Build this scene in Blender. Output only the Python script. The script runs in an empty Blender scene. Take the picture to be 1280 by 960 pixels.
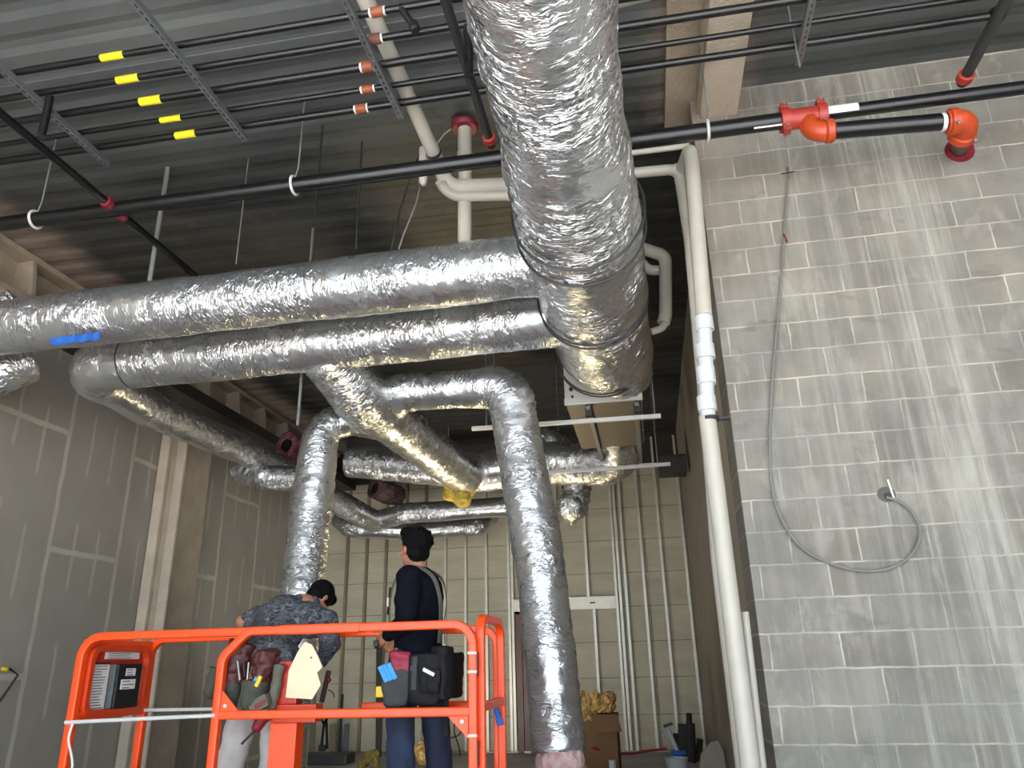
import bpy, bmesh, math, random
from mathutils import Vector, Matrix, noise
rnd = random.Random(7)
V = Vector
col = bpy.context.scene.collection
PI = math.pi

# ------------------------------------------------------------------ camera
F, YAW, PITCH, ROLL, H = 939.83, 0.168043, 0.354627, -0.024916, 1.5
fw = V((-math.sin(YAW)*math.cos(PITCH), math.cos(YAW)*math.cos(PITCH), math.sin(PITCH)))
rt = V((math.cos(YAW), math.sin(YAW), 0)); up = rt.cross(fw)
cr = rt*math.cos(ROLL)+up*math.sin(ROLL); cu = -rt*math.sin(ROLL)+up*math.cos(ROLL)
CAM = V((0, 0, H))
cd = bpy.data.cameras.new('camera'); cam = bpy.data.objects.new('camera', cd); col.objects.link(cam)
cam.matrix_world = Matrix(((cr.x, cu.x, -fw.x, 0), (cr.y, cu.y, -fw.y, 0), (cr.z, cu.z, -fw.z, H), (0, 0, 0, 1)))
cd.sensor_width = 36; cd.lens = F/1280*36; cd.clip_start = 0.05; cd.clip_end = 200
bpy.context.scene.camera = cam

def at(x, y, X=None, Y=None, Z=None):
    """survey helper: the point of the place seen at photo pixel x, y on a plane of known X, Y or Z"""
    d = cr*((x-640)/F)-cu*((y-480)/F)+fw
    if X is not None: t = X/d.x
    elif Y is not None: t = Y/d.y
    else: t = (Z-H)/d.z
    return CAM+d*t

# ------------------------------------------------------------------ node materials
def srgb(r, g, b):
    f = lambda c: (c/255/12.92) if c/255 <= .04045 else ((c/255+.055)/1.055)**2.4
    return (f(r), f(g), f(b), 1)

class NT:
    def __init__(s, name):
        s.m = bpy.data.materials.new(name); s.m.use_nodes = True
        s.t = s.m.node_tree; s.n = s.t.nodes; s.l = s.t.links
        s.b = s.n['Principled BSDF']
    def new(s, typ, **kw):
        n = s.n.new(typ)
        for k, v in kw.items():
            if k.startswith('i_'): n.inputs[k[2:].replace('_', ' ')].default_value = v
            elif k[0] == 'n' and k[1:].isdigit(): n.inputs[int(k[1:])].default_value = v
            else: setattr(n, k, v)
        return n
    def link(s, a, b): s.l.new(a, b); return s
    def obj(s): return s.new('ShaderNodeTexCoord').outputs['Object']
    def geo(s): return s.new('ShaderNodeNewGeometry').outputs['Position']
    def attr(s, nm): return s.new('ShaderNodeAttribute', attribute_name=nm).outputs['Vector']
    def mapping(s, vec, scale=(1, 1, 1), loc=(0, 0, 0), rot=(0, 0, 0)):
        n = s.new('ShaderNodeMapping'); n.inputs['Scale'].default_value = scale; n.inputs['Location'].default_value = loc
        n.inputs['Rotation'].default_value = rot; s.link(vec, n.inputs['Vector']); return n.outputs[0]
    def noise(s, vec, scale=5, detail=3, rough=.55, dist=0, typ=None):
        n = s.new('ShaderNodeTexNoise'); n.inputs['Scale'].default_value = scale; n.inputs['Detail'].default_value = detail
        n.inputs['Roughness'].default_value = rough; n.inputs['Distortion'].default_value = dist
        if typ: n.noise_type = typ
        if vec is not None: s.link(vec, n.inputs['Vector'])
        return n.outputs['Fac']
    def ramp(s, fac, stops):
        n = s.new('ShaderNodeValToRGB'); e = n.color_ramp.elements
        while len(e) < len(stops): e.new(.5)
        for q, (p, c) in zip(e, stops): q.position = p; q.color = c if len(c) == 4 else (*c, 1)
        s.link(fac, n.inputs[0]); return n.outputs[0]
    def math(s, op, a, b=None, c=None, clamp=False):
        n = s.new('ShaderNodeMath', operation=op, use_clamp=clamp)
        for i, v in enumerate((a, b, c)):
            if v is None: continue
            if isinstance(v, (int, float)): n.inputs[i].default_value = v
            else: s.link(v, n.inputs[i])
        return n.outputs[0]
    def mix(s, fac, a, b, typ='MIX'):
        n = s.new('ShaderNodeMix', data_type='RGBA', blend_type=typ)
        for i, v in ((0, fac), (6, a), (7, b)):
            if isinstance(v, (int, float)): n.inputs[i].default_value = v
            elif isinstance(v, tuple): n.inputs[i].default_value = v
            else: s.link(v, n.inputs[i])
        return n.outputs[2]
    def sep(s, vec):
        n = s.new('ShaderNodeSeparateXYZ'); s.link(vec, n.inputs[0]); return n.outputs
    def comb(s, x, y, z):
        n = s.new('ShaderNodeCombineXYZ')
        for i, v in enumerate((x, y, z)):
            if isinstance(v, (int, float)): n.inputs[i].default_value = v
            else: s.link(v, n.inputs[i])
        return n.outputs[0]
    def bump(s, h, strength=.3, dist=.01, nrm=None):
        n = s.new('ShaderNodeBump'); n.inputs['Strength'].default_value = strength; n.inputs['Distance'].default_value = dist
        s.link(h, n.inputs['Height'])
        if nrm is not None: s.link(nrm, n.inputs['Normal'])
        return n.outputs[0]
    def out(s, color=None, rough=None, metal=None, nrm=None, **kw):
        for k, v in (('Base Color', color), ('Roughness', rough), ('Metallic', metal), ('Normal', nrm)):
            if v is None: continue
            if isinstance(v, (int, float, tuple)): s.b.inputs[k].default_value = v
            else: s.link(v, s.b.inputs[k])
        for k, v in kw.items(): s.b.inputs[k.replace('_', ' ')].default_value = v
        return s.m

def plain(name, rgb, rough=.5, metal=0., var=.12, scale=9, bump=.0, **kw):
    """a painted / moulded surface with slight unevenness"""
    t = NT(name); c = srgb(*rgb); p = t.obj()
    f = t.noise(p, scale, 4)
    lo = tuple(x*(1-var) for x in c[:3])+(1,); hi = tuple(min(1, x*(1+var)) for x in c[:3])+(1,)
    colr = t.ramp(f, [(.3, lo), (.7, hi)])
    nrm = t.bump(t.noise(p, scale*6, 3), bump, .004) if bump else None
    rg = t.math('MULTIPLY_ADD', f, .2, rough-.1, clamp=True)
    return t.out(colr, rg, metal, nrm, **kw)

M = {}
def foil(name, tint=(214, 216, 218), k=1.0, rough=.17):
    t = NT(name); q = t.attr('fco')
    w = t.noise(q, 7, 2)
    qw = t.comb(*[t.math('ADD', c, t.math('MULTIPLY', t.math('SUBTRACT', w, .5), .12)) for c in t.sep(q)])
    v = t.new('ShaderNodeTexVoronoi', feature='F1'); v.inputs['Scale'].default_value = 1
    t.link(t.mapping(qw, (14, 14, 30)), v.inputs['Vector'])
    a = t.math('ABSOLUTE', t.math('SUBTRACT', t.noise(t.mapping(qw, (4.5, 4.5, 19), (0, 0, 0), (.25, .2, 0)), 1, 3, .55, .9), .5))
    a2 = t.math('ABSOLUTE', t.math('SUBTRACT', t.noise(t.mapping(qw, (9, 9, 24), (4, 2, 1), (-.5, .3, 0)), 1, 3, .55, .7), .5))
    patch = t.ramp(t.noise(q, 2.4, 2), [(.38, (.10,)*3), (.62, (1,)*3)])
    h = t.math('ADD', t.math('ADD', t.math('MULTIPLY', v.outputs['Distance'], .22), t.math('MULTIPLY', a2, 1.5)), t.math('MULTIPLY', a, 3.0))
    nrm = t.bump(t.math('MULTIPLY', h, patch), .70*k, .026)
    c = srgb(*tint); f = t.noise(q, 5, 3)
    colr = t.ramp(f, [(.3, tuple(x*.88 for x in c[:3])), (.7, c[:3])])
    return t.out(colr, t.math('MULTIPLY_ADD', f, .16, rough+.0), .9, nrm)
M['foil'] = foil('foil_jacket')
M['foil_main'] = foil('foil_trunk_jacket', (220, 222, 224), 1.5, .16)
M['foil_rough'] = foil('crumpled_foil', (216, 218, 220), 1.05, .2)

def mat_block():
    t = NT('concrete_block'); p = t.geo(); x, y, z = t.sep(p)
    wob = t.math('MULTIPLY', t.math('SUBTRACT', t.noise(t.comb(x, 0.0, z), 5, 2), .5), .022)
    uv = t.comb(t.math('ADD', t.math('ADD', x, y), wob), t.math('ADD', z, wob), 0.0)
    br = t.new('ShaderNodeTexBrick', offset=.5)
    t.link(uv, br.inputs['Vector'])
    for k, v in (('Color1', srgb(132, 127, 116)), ('Color2', srgb(109, 104, 94)), ('Mortar', srgb(178, 174, 160)), ('Scale', 1.), ('Mortar Size', .007),
                 ('Mortar Smooth', .5), ('Bias', -.25), ('Brick Width', .4064), ('Row Height', .2032)): br.inputs[k].default_value = v
    base = br.outputs['Color']
    # mortar fades here and there (thin joints, smeared joints)
    fade = t.ramp(t.noise(t.comb(x, 0.0, z), 3.0, 3), [(.38, (0, 0, 0)), (.58, (1, 1, 1))])
    base = t.mix(t.math('MULTIPLY', fade, .7), base, srgb(122, 120, 113))
    n1 = t.noise(t.comb(x, 0.0, z), 2.2, 4, .6)
    base = t.mix(.75, base, t.ramp(n1, [(.3, (.66,)*3), (.5, (.96,)*3), (.72, (1.28, 1.27, 1.24))]), 'MULTIPLY')
    # lime run-down: narrow vertical streaks, densest in one band of the wall
    sv = t.comb(t.math('ADD', x, t.math('MULTIPLY', z, .012)), 0.0, t.math('MULTIPLY', z, .1))
    st = t.noise(t.mapping(sv, (15, 1, 4)), 1, 4, .65, .3)
    streak = t.ramp(st, [(.46, (0, 0, 0)), (.66, (1, 1, 1))])
    band = t.math('SUBTRACT', 1.0, t.math('ABSOLUTE', t.math('DIVIDE', t.math('SUBTRACT', x, 2.0), .36)), clamp=True)
    band2 = t.math('MULTIPLY', t.math('SUBTRACT', 1.0, t.math('ABSOLUTE', t.math('DIVIDE', t.math('SUBTRACT', x, 1.5), 1.1)), clamp=True), .55)
    core = t.math('SUBTRACT', 1.0, t.math('ABSOLUTE', t.math('DIVIDE', t.math('SUBTRACT', x, 2.05), .2)), clamp=True)
    core = t.math('MULTIPLY', t.math('MULTIPLY', core, .85), t.math('MULTIPLY_ADD', st, 1.3, .1), clamp=True)
    sf = t.math('ADD', t.math('MULTIPLY', streak, t.math('ADD', band, band2)), core, clamp=True)
    brk = t.ramp(t.noise(t.comb(t.math('MULTIPLY', x, 3.0), 0.0, z), 2.5, 4, .7), [(.3, (.35,)*3), (.65, (1,)*3)])
    base = t.mix(t.math('MULTIPLY', t.math('MULTIPLY', sf, brk), 1.0), base, srgb(166, 163, 152))
    # warm overspray near the top left of the wall
    # pale smears and dark damp patches block by block
    sm = t.noise(t.mapping(t.comb(x, 0.0, z), (5, 1, 2.2)), 1, 5, .65, .4)
    base = t.mix(t.ramp(sm, [(.55, (0, 0, 0)), (.72, (.55,)*3)]), base, srgb(164, 160, 149))
    dk = t.noise(t.mapping(t.comb(x, 0.0, z), (2.2, 1, 4.5), (3, 0, 1)), 1, 3, .6, .3)
    base = t.mix(t.ramp(dk, [(.62, (0, 0, 0)), (.72, (.45,)*3)]), base, srgb(78, 77, 73))
    ov = t.math('MULTIPLY', t.math('SUBTRACT', 1.0, t.math('DIVIDE', t.math('SUBTRACT', x, .55), .75), clamp=True),
                t.math('DIVIDE', t.math('SUBTRACT', z, 3.7), 1.6), clamp=True)
    ov = t.math('MULTIPLY', ov, t.ramp(t.noise(p, 4, 4), [(.3, (.3,)*3), (.6, (1,)*3)]), clamp=True)
    base = t.mix(t.math('MULTIPLY', ov, .85), base, srgb(138, 124, 110))
    grit = t.noise(p, 130, 3)
    base = t.mix(.5, base, t.ramp(grit, [(.3, (.86,)*3), (.7, (1.1,)*3)]), 'MULTIPLY')
    hgt = t.math('ADD', t.math('MULTIPLY', br.outputs['Fac'], -.5), t.math('MULTIPLY', grit, .35))
    return t.out(base, .92, 0., t.bump(hgt, .35, .006))
M['block'] = mat_block()

def mat_drywall():
    t = NT('taped_drywall'); p = t.geo(); x, y, z = t.sep(p)
    wob = t.math('MULTIPLY', t.math('SUBTRACT', t.noise(p, 3, 2), .5), .05)
    def brick(w, h, ms, off, sx, sy):
        uv = t.comb(t.math('ADD', t.math('ADD', z, sx), wob), t.math('ADD', t.math('ADD', y, sy), wob), 0.0)
        b = t.new('ShaderNodeTexBrick', offset=off); t.link(uv, b.inputs['Vector'])
        for k, v in (('Scale', 1.), ('Mortar Size', ms), ('Mortar Smooth', .35), ('Brick Width', w), ('Row Height', h)): b.inputs[k].default_value = v
        return b.outputs['Fac']
    seam = brick(2.6, 1.12, .036, .5, -.18, .55)
    screw = brick(50, .3733, .026, 0, 0, .55)
    dash = t.ramp(t.math('FRACT', t.math('ADD', t.math('DIVIDE', z, 1.3), t.noise(t.comb(0.0, y, 0.0), .9, 0))), [(.30, (0, 0, 0)), (.36, (1, 1, 1)), (.86, (1, 1, 1)), (.93, (0, 0, 0))])
    f = t.math('MAXIMUM', seam, t.math('MULTIPLY', t.math('MULTIPLY', screw, dash), .62))
    f = t.math('MULTIPLY', f, t.ramp(t.noise(p, 2.2, 3), [(.25, (.45,)*3), (.6, (1,)*3)]))
    base = t.ramp(t.noise(p, 1.2, 4), [(.3, srgb(152, 145, 132)), (.7, srgb(165, 158, 146))])
    c = t.mix(t.math('MULTIPLY', f, .75), base, srgb(204, 197, 184))
    return t.out(c, .85, 0., t.bump(t.noise(p, 30, 3), .05, .004))
M['drywall'] = mat_drywall()

def mat_board():
    t = NT('sheathing_board'); p = t.geo(); x, y, z = t.sep(p)
    uv = t.comb(x, t.math('ADD', z, .02), 0.0)
    b = t.new('ShaderNodeTexBrick', offset=.37); t.link(uv, b.inputs['Vector'])
    for k, v in (('Scale', 1.), ('Mortar Size', .0045), ('Mortar Smooth', .15), ('Brick Width', 60.0), ('Row Height', .61)): b.inputs[k].default_value = v
    base = t.ramp(t.noise(t.mapping(p, (1.3, 1, 5)), 1, 4), [(.3, srgb(178, 170, 146)), (.7, srgb(200, 192, 168))])
    c = t.mix(b.outputs['Fac'], base, srgb(70, 58, 42))
    return t.out(c, .8, 0.)
M['board'] = mat_board()

def mat_spray(name, rgb, k=1.0):
    t = NT(name); p = t.geo()
    n1 = t.noise(p, 26, 5, .65); n2 = t.noise(p, 3, 3)
    c = srgb(*rgb)
    base = t.ramp(n2, [(.3, tuple(v*.85 for v in c[:3])), (.7, tuple(min(1, v*1.1) for v in c[:3]))])
    return t.out(base, .95, 0., t.bump(n1, .8*k, .03))
M['spray'] = mat_spray('sprayed_fireproofing', (174, 158, 137))
M['spray_pale'] = mat_spray('pale_fireproofing', (200, 184, 164))

def mat_deck():
    t = NT('galvanised_deck'); p = t.geo(); x, y, z = t.sep(p)
    n1 = t.noise(t.mapping(p, (.5, 3, 1)), 1, 4, .6)
    base = t.ramp(n1, [(.25, srgb(74, 78, 78)), (.75, srgb(106, 110, 109))])
    # fireproofing overspray beside the beams along the left wall and at the block wall
    e1 = t.math('DIVIDE', t.math('SUBTRACT', -5.5, x), .6)
    e2 = t.math('SUBTRACT', 1.0, t.math('DIVIDE', t.math('ABSOLUTE', t.math('SUBTRACT', x, .72)), .5))
    e2 = t.math('MULTIPLY', e2, t.math('LESS_THAN', y, 5.3))
    e = t.math('MAXIMUM', e1, e2)
    e = t.math('ADD', e, t.math('MULTIPLY', t.math('SUBTRACT', t.noise(p, 3.5, 5, .7), .5), 1.1))
    f = t.ramp(e, [(.05, (0, 0, 0)), (.6, (1, 1, 1))])
    far = t.math('DIVIDE', t.math('SUBTRACT', y, 3.9), 1.6, clamp=True)  # recess shade painted into the deck colour, deepening towards the back
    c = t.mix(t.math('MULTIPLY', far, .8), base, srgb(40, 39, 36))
    c = t.mix(f, c, srgb(126, 111, 99))
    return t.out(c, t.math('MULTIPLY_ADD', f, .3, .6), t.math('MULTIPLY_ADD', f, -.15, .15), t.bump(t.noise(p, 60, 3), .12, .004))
M['deck'] = mat_deck()

def mat_floor():
    t = NT('concrete_slab'); p = t.geo()
    base = t.ramp(t.noise(p, 1.4, 6, .6), [(.3, srgb(150, 148, 144)), (.7, srgb(182, 180, 175))])
    return t.out(base, t.math('MULTIPLY_ADD', t.noise(p, 3, 3), .25, .5), 0., t.bump(t.noise(p, 40, 4), .1, .004))
M['floor'] = mat_floor()
M['reflect_red'] = plain('red_reflection_strip', (150, 74, 66), .9, 0, .15, 3)
M['pavement'] = plain('pale_pavement', (190, 186, 178), .9, 0, .1, .6)

def mat_camo():
    t = NT('camouflage_cloth'); p = t.obj()
    n = t.noise(t.mapping(p, (1, 1, 1.4)), 17, 2, .5, 1.2); n2 = t.noise(t.mapping(p, (1, 1, 1.2), (3, 1, 2)), 26, 3, .6, .8)
    c = t.ramp(n, [(.36, srgb(30, 31, 36)), (.44, srgb(58, 60, 66)), (.52, srgb(84, 87, 93)), (.62, srgb(48, 50, 56))])
    c = t.mix(t.ramp(n2, [(.58, (0, 0, 0)), (.66, (1, 1, 1))]), c, srgb(116, 118, 122))
    return t.out(c, .9, 0., t.bump(t.noise(p, 60, 4), .25, .006))
M['camo'] = mat_camo()

def mat_denim():
    t = NT('denim'); p = t.obj()
    c = t.ramp(t.noise(t.mapping(p, (3, 3, 1.5)), 3, 5, .6), [(.3, srgb(13, 20, 38)), (.55, srgb(24, 36, 62)), (.8, srgb(52, 68, 98))])
    return t.out(c, .85, 0., t.bump(t.noise(p, 90, 3), .25, .004))
M['denim'] = mat_denim()

def mat_crumple(name, c1, c2, metal, rough):
    t = NT(name); p = t.obj()
    v = t.new('ShaderNodeTexVoronoi', feature='F1'); v.inputs['Scale'].default_value = 16
    t.link(t.mapping(p, (1, 1, 1)), v.inputs['Vector'])
    c = t.ramp(t.noise(p, 12, 4), [(.35, srgb(*c1)), (.65, srgb(*c2))])
    return t.out(c, rough, metal, t.bump(t.math('ADD', v.outputs['Distance'], t.noise(p, 30, 4)), .9, .03))
M['gold_foil'] = mat_crumple('amber_crumpled_wrap', (178, 118, 44), (240, 208, 136), .2, .4)
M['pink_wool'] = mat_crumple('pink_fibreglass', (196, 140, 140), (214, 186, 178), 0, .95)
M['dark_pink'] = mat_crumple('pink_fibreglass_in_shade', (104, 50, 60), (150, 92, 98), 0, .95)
M['olive_wool'] = mat_crumple('olive_fibreglass', (96, 82, 34), (136, 118, 58), 0, .95)
M['dull_wool'] = mat_crumple('dark_brown_pink_lining', (74, 52, 52), (104, 82, 78), 0, .95)  # dark brown-pink tone for one open duct end
M['yellow_wool'] = mat_crumple('yellow_fibreglass', (186, 150, 40), (214, 186, 84), 0, .95)

M['black_pipe'] = plain('black_steel_pipe', (9, 9, 11), .33, .0, .25)
M['grey_pipe'] = plain('dull_dark_steel', (58, 58, 58), .5, .5)
M['strut'] = plain('galvanised_strut', (120, 124, 126), .45, .6, .1)
M['rod'] = plain('zinc_rod', (128, 130, 128), .5, .4)
M['dark_rod'] = plain('dark_rod', (44, 44, 44), .6, .3)
M['pvc'] = plain('white_pvc', (182, 177, 164), .42, 0, .06)
M['pvc_white'] = plain('bright_white_pvc', (196, 200, 202), .4, 0, .05)
M['red_iron'] = plain('red_painted_iron', (156, 46, 36), .45, 0, .12)
M['orange_iron'] = plain('orange_red_painted_iron', (178, 62, 22), .42, 0, .12)
M['dark_red'] = plain('dark_red_plastic', (116, 14, 28), .5)
M['copper_orange'] = plain('orange_label', (142, 72, 38), .55, 0, .2)
M['brown_label'] = plain('dull_red_label', (108, 62, 52), .6, 0, .2)
M['white_label'] = plain('white_label', (226, 226, 222), .6, 0, .03)
M['yellow'] = plain('yellow_label', (238, 220, 18), .5, 0, .04)
M['ink'] = plain('dark_print', (40, 40, 44), .7)
M['grey_ink'] = plain('grey_print', (96, 98, 102), .6, .3)
M['blue_tape'] = plain('blue_tape', (8, 86, 178), .6, 0, .15)
M['dark_tape'] = plain('dark_strap', (60, 60, 60), .5, .6)
M['stud'] = plain('shaded_galvanised_stud', (146, 136, 114), .42, .45, .1)  # darker copy: shade of the left-hand studs put into the colour
M['stud_lit'] = plain('lit_galvanised_stud', (206, 200, 182), .4, .45, .08)
M['stud_white'] = plain('pale_galvanised_header', (214, 206, 186), .4, .35, .06)
M['white_steel'] = plain('white_painted_steel', (206, 206, 202), .4, .05, .05)
M['unit'] = plain('off_white_sheet_metal', (196, 194, 188), .4, .15, .05)
M['unit_under'] = plain('brownish_sheet_metal', (96, 86, 74), .55, .1, .1)
M['dark_metal'] = plain('dark_sheet_metal', (60, 54, 48), .55, .3, .15)
M['wood'] = plain('red_brown_wood', (92, 40, 22), .4, 0, .3, 4)
M['door_lite'] = plain('pale_door_glass', (226, 220, 180), .3, 0, .04)
M['orange'] = plain('orange_powder_coat', (255, 74, 6), .38, 0, .05)
M['orange_dark'] = plain('deep_orange_plastic', (214, 62, 22), .4, 0, .06)
M['red_orange'] = plain('red_tray_and_shaded_post', (176, 34, 18), .4, 0, .08)
M['black'] = plain('black_plastic', (20, 20, 22), .5)
M['grey_plastic'] = plain('grey_plastic', (84, 96, 98), .5)
M['black_cloth'] = plain('black_knit', (11, 13, 21), .95, 0, .3, 12, .2, Specular_IOR_Level=.1)
M['hair'] = plain('black_hair', (5, 4, 5), .8, 0, .3, 60, .5, Specular_IOR_Level=.12)
M['skin'] = plain('skin', (168, 112, 84), .55, 0, .1, 20, .05, Subsurface_Weight=.08)
M['black_nylon'] = plain('black_nylon', (17, 17, 19), .75, 0, .3, 14, .3, Specular_IOR_Level=.25)
M['grey_nylon'] = plain('charcoal_nylon', (50, 50, 50), .8, 0, .25, 14, .3)
M['strap_grey'] = plain('olive_grey_strap', (92, 90, 78), .8)
M['maroon'] = plain('maroon_leather', (78, 34, 32), .6, 0, .25, 9, .3)
M['crimson'] = plain('crimson_pouch', (136, 24, 48), .6)
M['green_grey'] = plain('dark_green_grey_canvas', (62, 64, 54), .85, 0, .2, 12, .3)
M['blue'] = plain('bright_blue_plastic', (30, 140, 214), .45)
M['yellow_plastic'] = plain('yellow_plastic', (236, 190, 20), .45)
M['white_cloth'] = plain('off_white_work_trousers', (176, 172, 168), .9, 0, .12, 8, .2)
M['boot'] = plain('dark_leather', (44, 34, 28), .6)
M['cream'] = plain('cream_board', (224, 214, 178), .7, 0, .06, 6)
M['chrome'] = plain('worn_steel', (150, 148, 142), .35, .8)
M['cardboard'] = plain('brown_cardboard', (120, 88, 58), .85, 0, .1, 5)
M['red_hose'] = plain('red_rubber', (176, 50, 60), .55)
M['cable'] = plain('grey_cable', (112, 112, 106), .5)
M['dark_brown'] = plain('dark_brown_board', (58, 50, 40), .85)
M['return'] = plain('brown_drywall', (152, 141, 124), .9, 0, .08, 1.5)
M['storefront'] = plain('pale_storefront_frame', (150, 150, 150), .5)
M['broken_block'] = plain('broken_block_edge', (88, 85, 78), .95)
M['stone_sheet'] = plain('beige_sheet', (150, 140, 122), .8)
M['rubber'] = plain('black_tyre', (28, 28, 28), .8)

# ------------------------------------------------------------------ mesh building
def props(o, label=None, cat=None, group=None, kind=None):
    if label: o['label'] = label
    if cat: o['category'] = cat
    if group: o['group'] = group
    if kind: o['kind'] = kind
    return o

def empty(name, loc, label, cat, group=None):
    o = bpy.data.objects.new(name, None); o.location = loc; o.empty_display_size = .1; col.objects.link(o)
    return props(o, label, cat, group)

def origin(o):
    p = V((0, 0, 0))
    while o: p += o.location; o = o.parent
    return p

def link(name, me, mat, parent=None, base=None):
    """me is in world coordinates; store it relative to its parent / its own base point"""
    o = bpy.data.objects.new(name, me); col.objects.link(o)
    b = origin(parent) if parent else (V(base) if base is not None else V((0, 0, 0)))
    if parent is not None and base is not None: b = V(base)
    me.transform(Matrix.Translation(-b))
    if parent: o.parent = parent; o.location = b-origin(parent)
    else: o.location = b
    if mat is not None and not me.materials: me.materials.append(mat)
    return o

def perp(d, hint=None):
    d = d.normalized()
    if hint is not None:
        h = V(hint)-d*V(hint).dot(d)
        if h.length > 1e-4: return h.normalized()
    h = V((0, 0, 1)) if abs(d.z) < .9 else V((1, 0, 0))
    return (h-d*h.dot(d)).normalized()

def fillet(pts, rads, n=7):
    """round the inner corners of a polyline"""
    pts = [V(p) for p in pts]
    if isinstance(rads, (int, float)): rads = [rads]*len(pts)
    out = [pts[0]]
    for i in range(1, len(pts)-1):
        a, b, c = pts[i-1], pts[i], pts[i+1]; r = rads[i]
        u, w = (a-b), (c-b); lu, lw = u.length, w.length
        if r <= 0 or lu < 1e-5 or lw < 1e-5: out.append(b); continue
        u /= lu; w /= lw; ang = u.angle(w)
        if ang > PI-.02: out.append(b); continue
        d = min(r/math.tan(ang/2), lu*.49 if i > 1 else lu*.98, lw*.49 if i < len(pts)-2 else lw*.98)
        rr = d*math.tan(ang/2); cen = b+(u+w).normalized()*(rr/math.sin(ang/2))
        p, q = b+u*d-cen, b+w*d-cen; tot = p.angle(q)
        ax = p.cross(q).normalized()
        for k in range(n+1): out.append(cen+Matrix.Rotation(tot*k/n, 3, ax) @ p)
    out.append(pts[-1]); return out

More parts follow.
